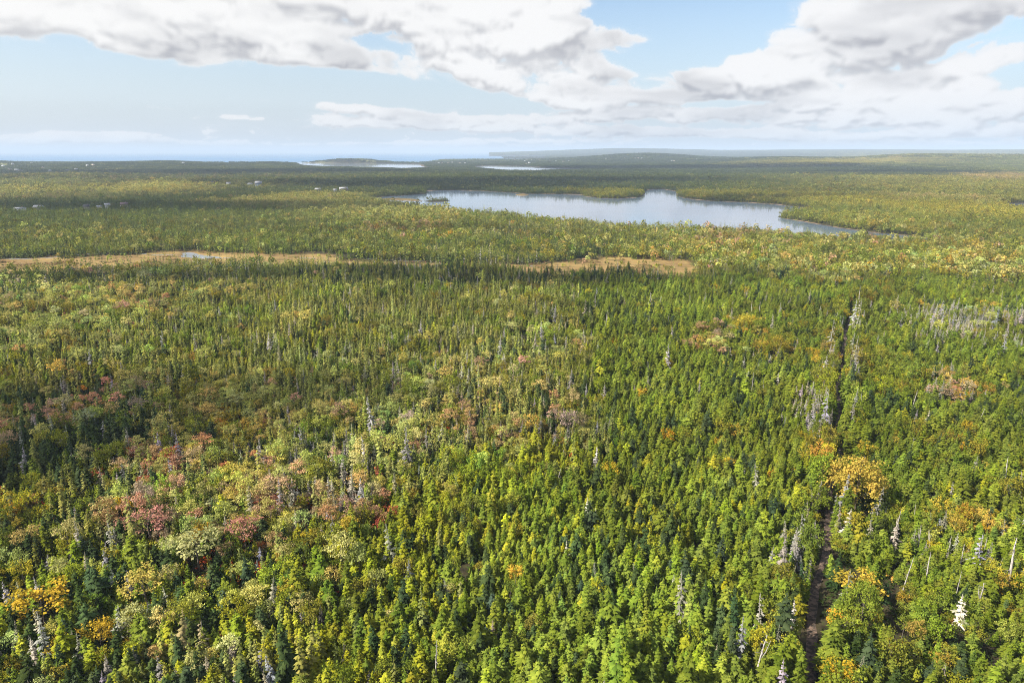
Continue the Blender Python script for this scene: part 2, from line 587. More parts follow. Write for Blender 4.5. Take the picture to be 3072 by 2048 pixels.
# ------------------------------------------------------------------ ground sheet
def build_ground():
    rs = list(np.geomspace(25, 380, 60)) + list(np.arange(384, 640, 3.5)) + list(np.arange(644, 1560, 5.5)) + list(np.geomspace(1575, 7000, 150)) + list(np.geomspace(7100, 24000, 60))
    rs = np.array(rs)
    ths = np.concatenate((np.radians(np.linspace(-180, -52, 30)[:-1]), np.radians(np.linspace(-52, 52, 760)), np.radians(np.linspace(52, 180, 30)[1:])))
    R, T = np.meshgrid(rs, ths, indexing='ij')
    X, Y = R * np.sin(T), R * np.cos(T)
    Z = terrain(X.ravel(), Y.ravel()).reshape(X.shape)
    nr, nt = R.shape
    V = np.stack((X.ravel(), Y.ravel(), Z.ravel()), 1)
    idx = np.arange(nr * nt).reshape(nr, nt)
    q = np.stack((idx[:-1, :-1].ravel(), idx[1:, :-1].ravel(), idx[1:, 1:].ravel(), idx[:-1, 1:].ravel()), 1)
    q = q[:, ::-1]
    # the small disc under the camera
    V = np.vstack((V, [[0, 0, 1.3]]))
    c = len(V) - 1
    me = mesh_np('ground', V, q, [M_GROUND], smooth=True)
    bmh = bmesh.new()
    bmh.from_mesh(me)
    bmh.verts.ensure_lookup_table()
    for j in range(nt - 1):
        bmh.faces.new((bmh.verts[c], bmh.verts[int(idx[0, j + 1])], bmh.verts[int(idx[0, j])]))
    bmh.normal_update()
    bmh.to_mesh(me)
    bmh.free()
    x, y = V[:, 0], V[:, 1]
    bog = np.zeros(len(V), np.float32)
    m = (np.hypot(x, y) > 350) & (np.hypot(x, y) < 720)
    bog[m] = np.clip(.5 - sdf(x[m], y[m], BOG) / 6, 0, 1)
    for Q in (BAR, REED):
        mm = (np.abs(x - np.mean([a for a, _ in Q])) < 300) & (np.abs(y - np.mean([b for _, b in Q])) < 300)
        bog[mm] = np.maximum(bog[mm], (sdf(x[mm], y[mm], Q) < 2) * .5)
    a = me.attributes.new('bog', 'FLOAT', 'POINT')
    a.data.foreach_set('value', bog)
    fld = field_at(x, y).astype(np.float32)
    a = me.attributes.new('field', 'FLOAT', 'POINT')
    a.data.foreach_set('value', fld)
    return tag(link('ground', me), kind='structure')


# open, pale ground: drumlin pasture, cleared lots, settled strips (px centre, half sizes)
FIELD_SPOTS = [(690, 492, 90, 3.5, .8), (820, 488, 140, 6, .75), (930, 490, 60, 3, .5), (1330, 489.3, 60, 1.2, .9), (1395, 489, 22, .9, .9), (1560, 487, 45, 1.6, .8), (1700, 487, 40, 1, .5),
               (1815, 481, 38, 1.8, .9), (12, 503, 22, 3.5, .9), (60, 509, 14, 1.5, .6), (200, 507, 12, 1.5, .5), (545, 501, 16, 1.5, .8), (310, 513, 30, 2, .6), (980, 487.4, 90, .8, .8),
               (1880, 471.5, 16, .7, .7), (1915, 475, 18, .8, .8), (380, 504, 9, 2, .8), (1290, 486.5, 35, .8, .8), (1150, 488.7, 60, .5, .8)]


def field_at(x, y):
    r = np.hypot(x, y)
    th = np.arctan2(x, y)
    lr = np.log(np.maximum(r, 5))
    f = np.zeros(x.shape)
    for (px, py, wx, wy, s) in FIELD_SPOTS:
        a, b = polar(px, py)
        a2 = polar(px + wx, py)[0] - a
        b2 = abs(polar(px, py - wy)[1] - b)
        f = np.maximum(f, s * np.exp(-((th - a) / a2) ** 4 - ((lr - b) / b2) ** 4))
    return f


ground = build_ground()


def sheet(name, P, z, mat):
    bm = bmesh.new()
    vs = [bm.verts.new((a, b, z)) for a, b in P]
    es = [bm.edges.new((vs[i], vs[(i + 1) % len(vs)])) for i in range(len(vs))]
    bmesh.ops.triangle_fill(bm, use_beauty=True, edges=es)
    for f in bm.faces:
        if f.normal.z < 0:
            f.normal_flip()
    me = bpy.data.meshes.new(name)
    bm.to_mesh(me)
    bm.free()
    me.materials.append(mat)
    return tag(link(name, me), kind='structure')


def grow(P, k):
    c = np.array(P)
    n = len(c)
    out = []
    area = sum(c[i][0] * c[(i + 1) % n][1] - c[(i + 1) % n][0] * c[i][1] for i in range(n))
    s = 1 if area > 0 else -1
    for i in range(n):
        t = c[(i + 1) % n] - c[i - 1]
        t = t / (np.hypot(*t) + 1e-9)
        out.append((c[i][0] + s * t[1] * k, c[i][1] - s * t[0] * k))
    return out


def hull_sheet(name, P, z, mat, k):
    # water lies under the shore, so a generous simple outline is enough
    p = np.array(P)
    x0, y0 = p.min(0) - k
    x1, y1 = p.max(0) + k
    # tile the box, keep the tiles that touch the water
    s = max(10.0, (x1 - x0) / 160)
    nx, ny = int((x1 - x0) / s) + 1, int((y1 - y0) / s) + 1
    gx, gy = np.meshgrid(x0 + (np.arange(nx) + .5) * s, y0 + (np.arange(ny) + .5) * s, indexing='ij')
    keep = sdf(gx.ravel(), gy.ravel(), P).reshape(gx.shape) < s * .71 + k * .2
    ids = {}
    V, F = [], []

    def vid(i, j):
        if (i, j) not in ids:
            ids[(i, j)] = len(V)
            V.append((x0 + i * s, y0 + j * s, z))
        return ids[(i, j)]
    for i, j in zip(*np.nonzero(keep)):
        i, j = int(i), int(j)
        F.append((vid(i, j), vid(i + 1, j), vid(i + 1, j + 1), vid(i, j + 1)))
    me = mesh_np(name, V, F, [mat])
    return tag(link(name, me), kind='structure')


hull_sheet('lake', LAKE, 0.0, M_LAKE, 10)
hull_sheet('lagoon', LAG[0], 0.0, M_LAGOON, 30)
hull_sheet('lagoon', LAG[1], 0.0, M_LAGOON, 30)
hull_sheet('lagoon', LAG[2], 0.0, M_LAGOON, 20)
hull_sheet('lake', LAG[3], 0.0, M_LAKE, 10)
hull_sheet('pond', POND, 0.0, M_LAGOON, 4)


def build_sea():
    ths = np.radians(np.linspace(-60, 50, 60))
    rs = np.geomspace(4300, 90000, 30)
    R, T = np.meshgrid(rs, ths, indexing='ij')
    V = np.stack(((R * np.sin(T)).ravel(), (R * np.cos(T)).ravel(), np.full(R.size, -.6)), 1)
    idx = np.arange(R.size).reshape(R.shape)
    q = np.stack((idx[:-1, :-1].ravel(), idx[:-1, 1:].ravel(), idx[1:, 1:].ravel(), idx[1:, :-1].ravel()), 1)
    me = mesh_np('sea', V, q[:, ::-1], [M_SEA])
    return tag(link('sea', me), kind='structure')


build_sea()


def strip(name, P, w, z, mat, wob=0.0):
    """a flat winding band along a polyline"""
    pts = []
    for i in range(len(P) - 1):
        a, b = np.array(P[i]), np.array(P[i + 1])
        k = max(2, int(np.hypot(*(b - a)) / 3))
        for j in range(k):
            pts.append(a + (b - a) * j / k)
    pts.append(np.array(P[-1]))
    V, F = [], []
    for i, c in enumerate(pts):
        t = pts[min(i + 1, len(pts) - 1)] - pts[max(i - 1, 0)]
        t = t / (np.hypot(*t) + 1e-9)
        n = np.array((-t[1], t[0]))
        ww = w * (1 + wob * (RNG.random() - .5))
        o = n * wob * w * (RNG.random() - .5)
        for s in (-1, 1):
            q = c + n * s * ww / 2 + o
            zz = float(terrain(np.array([q[0]]), np.array([q[1]]))[0]) + z
            V.append((q[0], q[1], zz))
        if i:
            F.append((2 * i - 2, 2 * i - 1, 2 * i + 1, 2 * i))
    me = mesh_np(name, V, F, [mat])
    return tag(link(name, me), kind='structure')


def make_track_mat():
    m, N, p = principled('leaf_litter_track')
    geo = N.n('ShaderNodeNewGeometry')
    n1 = N.noise(geo.outputs['Position'], 1.1, 5, .65)
    c = N.mix(N.mapr(n1, .4, .65), (.04, .03, .02, 1), (.18, .12, .085, 1))
    N.put(p.inputs['Base Color'], c)
    p.inputs['Roughness'].default_value = .95
    return m


strip('track', TRACK, 1.6, .06, make_track_mat(), .25)
# the brook winding through the bog, broken into glints
BROOK = [[(-60, 778), (60, 778), (150, 774), (215, 768), (260, 766)], [(262, 765), (330, 763), (400, 761), (440, 762)], [(455, 764), (500, 765), (540, 765)],
         [(668, 773), (700, 774)], [(900, 773), (950, 775)], [(1035, 776), (1075, 777), (1110, 781), (1180, 783)], [(1195, 785), (1262, 785)], [(1590, 798), (1604, 799)], [(1460, 792), (1474, 792)]]
for b in BROOK:
    strip('stream', world_poly(b, .7)[:len(b)], 1.5 if b[0][0] > 200 else .9, .07, M_LAGOON, .5)

# ------------------------------------------------------------------ foliage materials
def foliage_mat(name, var=.55, transl=.25, mixed=0.0):
    m = bpy.data.materials.new(name)
    m.use_nodes = True
    t = m.node_tree
    for n in list(t.nodes):
        t.nodes.remove(n)
    N = NT(t)
    out = N.n('ShaderNodeOutputMaterial')
    tint = N.n('ShaderNodeAttribute', attribute_name='tint', attribute_type='INSTANCER')
    tip = N.n('ShaderNodeAttribute', attribute_name='leafvar', attribute_type='GEOMETRY')
    f = N.mapr(tip.outputs['Fac'], 0, 1, 1 - var, 1 + var, 'LINEAR')
    c = N.vm('SCALE', tint.outputs['Vector'], scale=f)
    hs = N.n('ShaderNodeHueSaturation')
    N.put(hs.inputs['Hue'], N.mapr(tip.outputs['Fac'], 0, 1, .515, .485, 'LINEAR'))
    N.put(hs.inputs['Color'], c)
    col = hs.outputs[0]
    if mixed:                       # boughs that have not turned yet
        col = N.mix(N.mapr(tip.outputs['Fac'], .42, .18, 0, mixed), col, N.mix(.45, (.10, .13, .02, 1), col))
    d = N.n('ShaderNodeBsdfDiffuse')
    N.put(d.inputs['Color'], col)
    if transl:
        tr = N.n('ShaderNodeBsdfTranslucent')
        N.put(tr.inputs['Color'], col)
        mx = N.n('ShaderNodeMixShader')
        mx.inputs[0].default_value = transl
        N.put(mx.inputs[1], d.outputs[0])
        N.put(mx.inputs[2], tr.outputs[0])
        N.put(out.inputs[0], mx.outputs[0])
    else:
        N.put(out.inputs[0], d.outputs[0])
    return m


M_NEEDLE = foliage_mat('needles', .5, .12)
M_LEAF = foliage_mat('leaves', .38, .28, .8)


def bark_mat(name, a, b):
    m, N, p = principled(name)
    tcn = N.n('ShaderNodeTexCoord')
    n1 = N.noise(N.vm('MULTIPLY', tcn.outputs['Object'], (6, 6, 1.5)), 2.0, 4, .6)
    N.put(p.inputs['Base Color'], N.mix(N.mapr(n1, .35, .65), a, b))
    p.inputs['Roughness'].default_value = .9
    return m


M_BARK = bark_mat('dark_bark', (.09, .07, .055, 1), (.18, .15, .12, 1))
M_PALE = bark_mat('weathered_wood', (.28, .25, .22, 1), (.47, .44, .39, 1))


# ------------------------------------------------------------------ tree shapes (unit: metres at height 1 -> scaled)
def tube(pts, rads, sides, V, F, L, lv=.5):
    base = len(V)
    for i, (p, r) in enumerate(zip(pts, rads)):
        for k in range(sides):
            a = 2 * math.pi * k / sides
            V.append((p[0] + r * math.cos(a), p[1] + r * math.sin(a), p[2]))
            L.append(lv)
    for i in range(len(pts) - 1):
        for k in range(sides):
            a, b = base + i * sides + k, base + i * sides + (k + 1) % sides
            F.append((a, b, b + sides, a + sides))


def trunk_geo(h, r, lean=0.0, sides=5):
    V, F, L = [], [], []
    pts = [(0, 0, -.3), (lean * .15, 0, h * .3), (lean * .5, .02, h * .65), (lean, 0, h)]
    tube(pts, [r, r * .8, r * .5, r * .12], sides, V, F, L)
    return V, F, L


def conifer_geo(rng, h=6.0, r=1.15, base=.08, whorls=17, per=7, shape=1.0, droop=.35, ragged=.25, club=0.0, fine=2, thin=.82):
    """whorled fronds; each frond is a bent, toothed blade"""
    V, F, L = [], [], []
    for i in range(whorls):
        t = i / (whorls - 1)
        z = h * (base + (1 - base) * t ** .92)
        rr = r * ((1 - t) ** shape * .96 + .05)
        if club and t > .8:
            rr = max(rr, r * club * (1 - abs(t - .9) * 5))
        if t < .15:
            rr *= .75 + t * 1.6
        n = max(3, int(per * (1 - .45 * t)))
        a0 = rng.random() * 6.28
        for k in range(n):
            a = a0 + 6.283 * k / n + rng.normal(0, .18)
            ln = rr * (1 + rng.normal(0, ragged))
            if ln < .06:
                ln = .06
            zz = z + rng.normal(0, h / whorls * .3)
            ca, sa = math.cos(a), math.sin(a)
            up = .25 * (t - .35)
            wdt = (ln * .30 + .05 + .10 * (1 - t)) * thin
            dr = droop * ln
            lv = float(rng.random())
            b0 = len(V)
            # root, mid-left, mid-ridge, mid-right, tip, + teeth
            P = [(0.0, 0.0, .05), (.45, -wdt, -dr * .55 + up * ln), (.5, 0, -dr * .25 + up * ln + .05), (.45, wdt, -dr * .55 + up * ln), (1.0, 0, -dr * .75 + 1.3 * up * ln)]
            for (u, s, q) in P:
                uu = u * ln
                V.append((ca * uu - sa * s, sa * uu + ca * s, zz + q))
                L.append(min(1, max(0, lv * .75 + .25 * u)))
            F += [(b0, b0 + 1, b0 + 2), (b0, b0 + 2, b0 + 3), (b0 + 1, b0 + 4, b0 + 2), (b0 + 2, b0 + 4, b0 + 3)]
            if fine > 1 and ln > .35:
                for s_ in (-1, 1):
                    b1 = len(V)
                    ang = .75 * s_
                    c2, s2 = math.cos(a + ang), math.sin(a + ang)
                    bx, by = ca * ln * .35, sa * ln * .35
                    l2 = ln * .55
                    V.extend([(bx, by, zz - dr * .1), (bx + c2 * l2 * .6 - s2 * .1, by + s2 * l2 * .6 + c2 * .1, zz - dr * .5), (bx + c2 * l2, by + s2 * l2, zz - dr * .7), (bx + c2 * l2 * .6 + s2 * .1, by + s2 * l2 * .6 - c2 * .1, zz - dr * .35)])
                    L.extend([lv, lv * .8 + .1, min(1, lv + .2), lv])
                    F.append((b1, b1 + 1, b1 + 2))
                    F.append((b1, b1 + 2, b1 + 3))
    # leader
    b0 = len(V)
    V.extend([(.06, 0, h * .93), (-.03, .05, h * .93), (-.03, -.05, h * .93), (0, 0, h * 1.05)])
    L.extend([.6] * 4)
    F += [(b0, b0 + 1, b0 + 3), (b0 + 1, b0 + 2, b0 + 3), (b0 + 2, b0, b0 + 3)]
    return V, F, L


def broadleaf_geo(rng, h=6.5, r=1.9, clumps=26, leaves=15, size=.30, low=.35, flat=.7, tray=0.0, cl_r=.55):
    V, F, L = [], [], []
    C = []
    for c in range(clumps):
        for _ in range(8):
            d = rng.normal(0, 1, 3)
            d /= np.linalg.norm(d)
            if d[2] > -.55:
                break
        k = .45 + .55 * rng.random() ** .5
        hh = h * (1 - low) / 2
        z = h * low + hh + d[2] * hh * .92 * k
        wob = 1 + .25 * math.sin(3 * math.atan2(d[1], d[0]) + c * .01) + rng.normal(0, .08)
        x, y = d[0] * r * k * wob, d[1] * r * k * wob
        if tray:
            z = round(z / tray) * tray + rng.normal(0, .08)
        C.append((x, y, z))
    for (x, y, z) in C:
        lv = float(rng.random())
        cr = cl_r * (.7 + .6 * rng.random())
        for _ in range(leaves):
            o = rng.normal(0, .5, 3) * cr
            o[2] *= flat
            nrm = np.array((o[0] * .8, o[1] * .8, abs(o[2]) + .45)) + rng.normal(0, .45, 3)
            nrm /= np.linalg.norm(nrm) + 1e-6
            t = np.cross(nrm, rng.normal(0, 1, 3))
            t /= np.linalg.norm(t) + 1e-6
            b = np.cross(nrm, t)
            s = size * (.6 + .8 * rng.random())
            p = np.array((x, y, z)) + o
            b0 = len(V)
            for (u, w_) in ((-1, -.25), (.1, -.75), (1, .1), (0, .8)):
                q = p + t * u * s * .6 + b * w_ * s * .6
                V.append(tuple(q))
                L.append(min(1, max(0, lv * .6 + .4 * rng.random())))
            F.append((b0, b0 + 1, b0 + 2, b0 + 3))
    return V, F, L, C


def limbs_geo(rng, C, h, low, r, n=9):
    V, F, L = [], [], []
    tube([(0, 0, -.3), (.05, .03, h * low), (.0, .08, h * .72)], [r, r * .7, r * .25], 5, V, F, L)
    for i in range(min(n, len(C))):
        x, y, z = C[i * (len(C) // n) % len(C)]
        z0 = h * (low * .8 + .35 * rng.random())
        tube([(0, 0, z0), (x * .45, y * .45, z0 + (z - z0) * .35), (x * .85, y * .85, z0 + (z - z0) * .85)], [r * .42, r * .25, r * .08], 3, V, F, L)
    return V, F, L


def snag_geo(rng, h=6.0, r=.16, branches=14, lean=.25, blen=.7, fork=False):
    V, F, L = [], [], []
    tube([(0, 0, -.3), (lean * .3, 0, h * .4), (lean * .8, .05, h * .8), (lean, 0, h)], [r, r * .8, r * .5, r * .2], 5, V, F, L)
    for i in range(branches):
        t = .3 + .68 * rng.random()
        z = h * t
        a = rng.random() * 6.28
        ln = blen * (1.15 - t) * (.5 + rng.random()) + .12
        up = rng.normal(-.1, .3)
        x0 = lean * t
        tube([(x0, 0, z), (x0 + math.cos(a) * ln * .6, math.sin(a) * ln * .6, z + up * ln * .5), (x0 + math.cos(a) * ln, math.sin(a) * ln, z + up * ln)],
             [r * .30, r * .2, r * .1], 3, V, F, L)
    if fork:
        a = rng.random() * 6.28
        tube([(lean * .4, 0, h * .45), (lean * .4 + math.cos(a) * .5, math.sin(a) * .5, h * .65), (lean * .4 + math.cos(a) * .8, math.sin(a) * .8, h * .92)], [r * .6, r * .4, r * .15], 4, V, F, L)
    return V, F, L


def to_mesh(name, geo, mat):
    V, F, L = geo[:3]
    me = mesh_np(name, V, F, [mat])
    a = me.attributes.new('leafvar', 'FLOAT', 'POINT')
    a.data.foreach_set('value', np.asarray(L, dtype=np.float32))
    return me


def join_geo(parts):
    V, F, L, MI = [], [], [], []
    for (geo, mi) in parts:
        o = len(V)
        V += list(geo[0])
        L += list(geo[2])
        for f in geo[1]:
            F.append(tuple(i + o for i in f))
            MI.append(mi)
    return V, F, L, MI


rg = np.random.default_rng(3)
KINDS = {}          # kind -> list of dict(crown, trunk, joined (near), height)


def add_kind(kind, crown, trunk, cmat, tmat=M_BARK):
    d = {'crown': to_mesh(kind + '_crown', crown, cmat) if crown else None,
         'trunk': to_mesh(kind + '_trunk', trunk, tmat) if trunk else None}
    parts = []
    mats = []
    if crown:
        parts.append((crown, 0))
        mats.append(cmat)
    if trunk:
        parts.append((trunk, len(mats)))
        mats.append(tmat)
    V, F, L, MI = join_geo(parts)
    me = mesh_np(kind, V, F, mats, MI)
    a = me.attributes.new('leafvar', 'FLOAT', 'POINT')
    a.data.foreach_set('value', np.asarray(L, dtype=np.float32))
    d['joined'] = me
    KINDS.setdefault(kind, []).append(d)


for i in range(6):
    add_kind('fir_tree', conifer_geo(rg, 5.3, 1.15 + .12 * i, .06, 17 + i, 9, .62 + .1 * (i % 4), .22 + .06 * (i % 3), .24 + .05 * (i % 3)), trunk_geo(5.0, .09), M_NEEDLE)
for i in range(4):
    add_kind('spruce_tree', conifer_geo(rg, 7, .80 + .08 * i, .12, 20, 6, .62, .5, .40, club=.5 if i % 2 else 0), trunk_geo(6.6, .08, .1), M_NEEDLE)
for i in range(3):
    g = broadleaf_geo(rg, 6.5, 1.9 + .1 * i, 30, 28, .24, .28, .75)
    add_kind('birch_tree', g[:3], limbs_geo(rg, g[3], 6.5, .28, .09), M_LEAF)
for i in range(3):
    g = broadleaf_geo(rg, 7.0, 2.1, 30, 28, .22, .40, .34, tray=.75, cl_r=.7)
    add_kind('maple_tree', g[:3], limbs_geo(rg, g[3], 7, .42, .10), M_LEAF)
for i in range(3):
    add_kind('withered_spruce', conifer_geo(rg, 6.8, .95, .1, 21, 6, .7, .45, .5, thin=.5), trunk_geo(6.9, .10, .2), M_NEEDLE, M_PALE)
for i in range(4):
    add_kind('bare_snag', None, snag_geo(rg, 6.5, .13, 12 + 3 * i, .2 + .3 * i, .9, fork=(i == 3)), None, M_PALE)
for i in range(2):
    g = broadleaf_geo(rg, 13, 5.2, 120, 40, .34, .18, .8, cl_r=1.15)
    add_kind('great_maple', g[:3], limbs_geo(rg, g[3], 13, .22, .22, 14), M_LEAF)
# simple far shapes
FAR = {}
for i in range(3):
    FAR.setdefault('fir_tree', []).append(to_mesh('far_fir', conifer_geo(rg, 6, 1.35, .06, 7, 5, .85, .35, .25, fine=1, thin=1.0), M_NEEDLE))
    FAR.setdefault('spruce_tree', []).append(to_mesh('far_spruce', conifer_geo(rg, 7, 1.0, .12, 7, 4, .62, .5, .4, fine=1, thin=1.0), M_NEEDLE))
    g = broadleaf_geo(rg, 6.5, 1.9, 16, 6, .62, .28, .7)
    FAR.setdefault('birch_tree', []).append(to_mesh('far_birch', g[:3], M_LEAF))
    g = broadleaf_geo(rg, 7, 2.1, 15, 6, .62, .42, .35, tray=.8, cl_r=.7)
    FAR.setdefault('maple_tree', []).append(to_mesh('far_maple', g[:3], M_LEAF))
CLUMP = []
for i in range(4):
    parts = []
    for k in range(9):
        ox, oy = rg.uniform(-5.5, 5.5, 2)
        s = rg.uniform(.8, 1.35)
        if k % 3 == i % 3:
            g = conifer_geo(rg, 7, 1.7, .1, 5, 4, .8, .3, .3, fine=1, thin=1.0)
        else:
            g = broadleaf_geo(rg, 6.0, 2.3, 9, 4, 1.2, .1, .8, cl_r=.9)[:3]
        V = [(a * s + ox, b * s + oy, c * s) for a, b, c in g[0]]
        lv = rg.uniform(-.25, .25)
        parts.append(((V, g[1], [min(1, max(0, l + lv)) for l in g[2]]), 0))
    V, F, L, MI = join_geo(parts)
    CLUMP.append(to_mesh('tree_clump', (V, F, L), M_LEAF))
SHRUB = []
for i in range(3):
    SHRUB.append(to_mesh('shrub', broadleaf_geo(rg, 1.5, 1.2, 8, 8, .30, .0, .6, cl_r=.4)[:3], M_LEAF))

# ------------------------------------------------------------------ what grows where
CL = ['F', 'Y', 'S', 'D', 'BG', 'BY', 'BO', 'BP', 'BK', 'BR', 'G', 'X']
CI = {c: i for i, c in enumerate(CL)}
TINT = {'F': (.122, .158, .018), 'Y': (.222, .238, .018), 'S': (.178, .188, .044), 'D': (.040, .060, .020), 'BG': (.195, .215, .026), 'BY': (.36, .31, .03),
        'BO': (.38, .29, .05), 'BP': (.52, .49, .15), 'BK': (.50, .30, .19), 'BR': (.44, .14, .07), 'G': (.23, .215, .17), 'X': (.4, .38, .34)}
KIND_OF = {'F': 'fir_tree', 'Y': 'fir_tree', 'S': 'spruce_tree', 'D': 'fir_tree', 'BG': 'birch_tree', 'BY': 'birch_tree', 'BO': 'birch_tree', 'BP': 'maple_tree',
           'BK': 'maple_tree', 'BR': 'birch_tree', 'G': 'withered_spruce', 'X': 'bare_snag'}


def wv(**k):
    v = np.zeros(len(CL))
    for a, b in k.items():
        v[CI[a]] = b
    return v


FIRSTAND = world_poly([(1700, 868), (1730, 1000), (1770, 1150), (1800, 1290), (1730, 1400), (1560, 1520), (1400, 1700), (1300, 1850), (1260, 2060), (1200, 2600), (3600, 2600), (3900, 1500), (3500, 830), (2600, 850), (2200, 862)], 1.5)
# (px x, px y, half width, half height, weights, strength); dark D weights also paint in cloud shade
PATCH = [
    (1536, 690, 1700, 70, wv(S=.46, D=.36, BG=.14, BP=.03, BY=.01, F=.12), 1.9),
    (500, 700, 800, 50, wv(D=.55, S=.15, BG=.1, F=.2), 2.0), (700, 640, 500, 18, wv(F=.5, D=.4), .6), (350, 720, 150, 14, wv(BP=.4, BY=.3, BO=.1), .7), (80, 722, 100, 14, wv(BP=.3, BY=.2, BG=.3), .5),
    (1130, 645, 200, 28, wv(BP=.6, BG=.2, BO=.05), 3.5), (1210, 700, 140, 18, wv(BP=.4, BK=.1, BY=.3, BO=.1), 3), (1340, 722, 130, 14, wv(BY=.45, BG=.3, BP=.2), 1.0), (1480, 715, 110, 14, wv(BO=.25, BP=.3, G=.2), .8),
    (1250, 745, 400, 22, wv(D=.5, F=.35, S=.15), 2.2), (1650, 745, 300, 28, wv(D=.7, F=.2, S=.1), 2.6), (1750, 700, 330, 28, wv(S=.5, G=.12, D=.4), 2.2), (1000, 720, 330, 40, wv(D=.4, S=.3, BG=.2, F=.1), 1.6),
    (2300, 760, 700, 90, wv(BG=.30, BP=.09, BO=.04, BY=.06, BK=.02, S=.45, F=.14, D=.06), 2.2), (2180, 720, 120, 22, wv(BK=.45, BO=.25, BP=.2), 1.5), (2800, 760, 180, 30, wv(BO=.3, BY=.3, BP=.2), 1.0),
    (2150, 820, 400, 35, wv(S=.45, BG=.2, BP=.15, G=.1), 1.3), (2980, 830, 200, 25, wv(BP=.3, G=.2, BG=.3), 1.2), (2340, 840, 20, 14, wv(D=1), 6),
    (900, 825, 1000, 32, wv(D=.40, S=.42, G=.06, F=.16), 1.6), (1500, 850, 500, 35, wv(D=.3, S=.35, F=.25, G=.06), 1.4), (250, 835, 260, 18, wv(D=.7, S=.2), 1.5), (330, 818, 40, 10, wv(BK=.6, BO=.2), 1.5),
    (1100, 1000, 900, 120, wv(S=.60, F=.12, Y=.10, BG=.12, G=.03, BP=.02), 2.0),
    (1350, 960, 300, 70, wv(S=.35, F=.25, BG=.3, BP=.06, BY=.04, BO=.02), 1.0),
    (280, 960, 400, 95, wv(BP=.36, BY=.05, BK=.04, BG=.2, S=.40), 2.2), (250, 915, 120, 25, wv(BP=.6, BK=.15, BY=.2), 1.5), (185, 962, 40, 18, wv(BR=.5, BO=.4), 2.0), (60, 1000, 160, 70, wv(BG=.3, BP=.25, S=.4), 1.0),
    (160, 1100, 280, 60, wv(BG=.35, BP=.2, Y=.2, S=.25), 1.0),
    (1150, 1180, 420, 80, wv(S=.42, BG=.22, BP=.10, BK=.02, G=.10, BO=.02), 1.2),
    (250, 1250, 330, 75, wv(D=.50, S=.25, G=.10, BK=.06, BO=.05), 2.6), (60, 1380, 220, 80, wv(D=.30, BK=.14, BO=.10, G=.2, S=.2), 2.0), (300, 1370, 240, 60, wv(D=.6, G=.1, S=.2, F=.1), 2.0),
    (760, 1250, 420, 90, wv(BP=.34, BG=.22, S=.38, BO=.05, BK=.05, BY=.05), 2.2), (520, 1130, 180, 40, wv(BP=.3, BG=.4, BO=.1), 1.0),
    (500, 1430, 110, 40, wv(BK=.4, BR=.10, BP=.2, S=.2, G=.1), 2.0), (640, 1500, 120, 50, wv(BR=.30, BO=.25, BK=.25), 1.8), (820, 1450, 300, 80, wv(S=.35, BP=.22, BG=.25, G=.1), 1.4),
    (450, 1590, 110, 50, wv(BK=.5, BP=.25, S=.15), 2.2), (760, 1600, 260, 110, wv(BP=.32, BK=.15, G=.12, BR=.03, BG=.16, S=.22), 2.2), (600, 1680, 150, 70, wv(BP=.75, BK=.08), 2.0), (1020, 1540, 150, 70, wv(BK=.18, G=.28, BP=.22, BR=.05, S=.25), 1.8),
    (1190, 1560, 60, 40, wv(BK=.6, BR=.15), 2), (960, 1420, 260, 50, wv(S=.3, BP=.3, BK=.10, BO=.05, G=.1), 1.4), (1450, 1340, 260, 55, wv(BO=.16, BK=.14, S=.35, BP=.12, G=.1), 1.6), (1330, 1230, 260, 60, wv(S=.45, BG=.25, BP=.1, G=.1), 1.0),
    (1560, 1060, 130, 150, wv(BG=.3, S=.4, BP=.12, G=.08), 1.2), (1640, 1050, 60, 60, wv(BP=.5, BG=.3), 1.0),
    (1600, 1440, 200, 60, wv(Y=.5, BP=.22, BG=.25), 1.6), (1560, 1500, 260, 100, wv(Y=.6, BG=.22, BY=.06, BP=.06), 2.0),
    (1200, 1850, 330, 260, wv(Y=.66, F=.14, BG=.08, BY=.03, BO=.02, D=.04), 2.6), (1350, 1650, 230, 120, wv(Y=.6, BG=.15, F=.2), 1.8), (980, 1750, 180, 120, wv(Y=.3, BG=.2, BP=.12, BY=.08, F=.2), 1.6),
    (350, 1870, 560, 200, wv(F=.40, D=.20, BG=.10, BY=.07, Y=.10, G=.05, BO=.01, BP=.03), 3.0), (60, 1960, 150, 110, wv(G=.55, D=.25, F=.1, BP=.1), 3.0), (280, 1990, 120, 60, wv(G=.35, F=.4, D=.2), 2.0), (640, 1960, 200, 70, wv(Y=.4, BG=.3, BP=.15), 2.0),
    (130, 1790, 110, 60, wv(BY=.55, BO=.15, BP=.2), 1.2), (60, 1540, 120, 60, wv(BY=.25, BG=.3, F=.3, BO=.05), 1.5), (40, 1600, 70, 40, wv(BY=.4, BO=.2, BG=.3), 1.2), (700, 1840, 260, 90, wv(BG=.25, BP=.25, F=.25, D=.15), 1.6),
    (1900, 1900, 300, 130, wv(F=.5, D=.25, Y=.15, G=.03), 1.0),
]
TRACKSIDE = wv(BY=.22, BO=.04, BG=.32, G=.12, F=.22, X=.006)
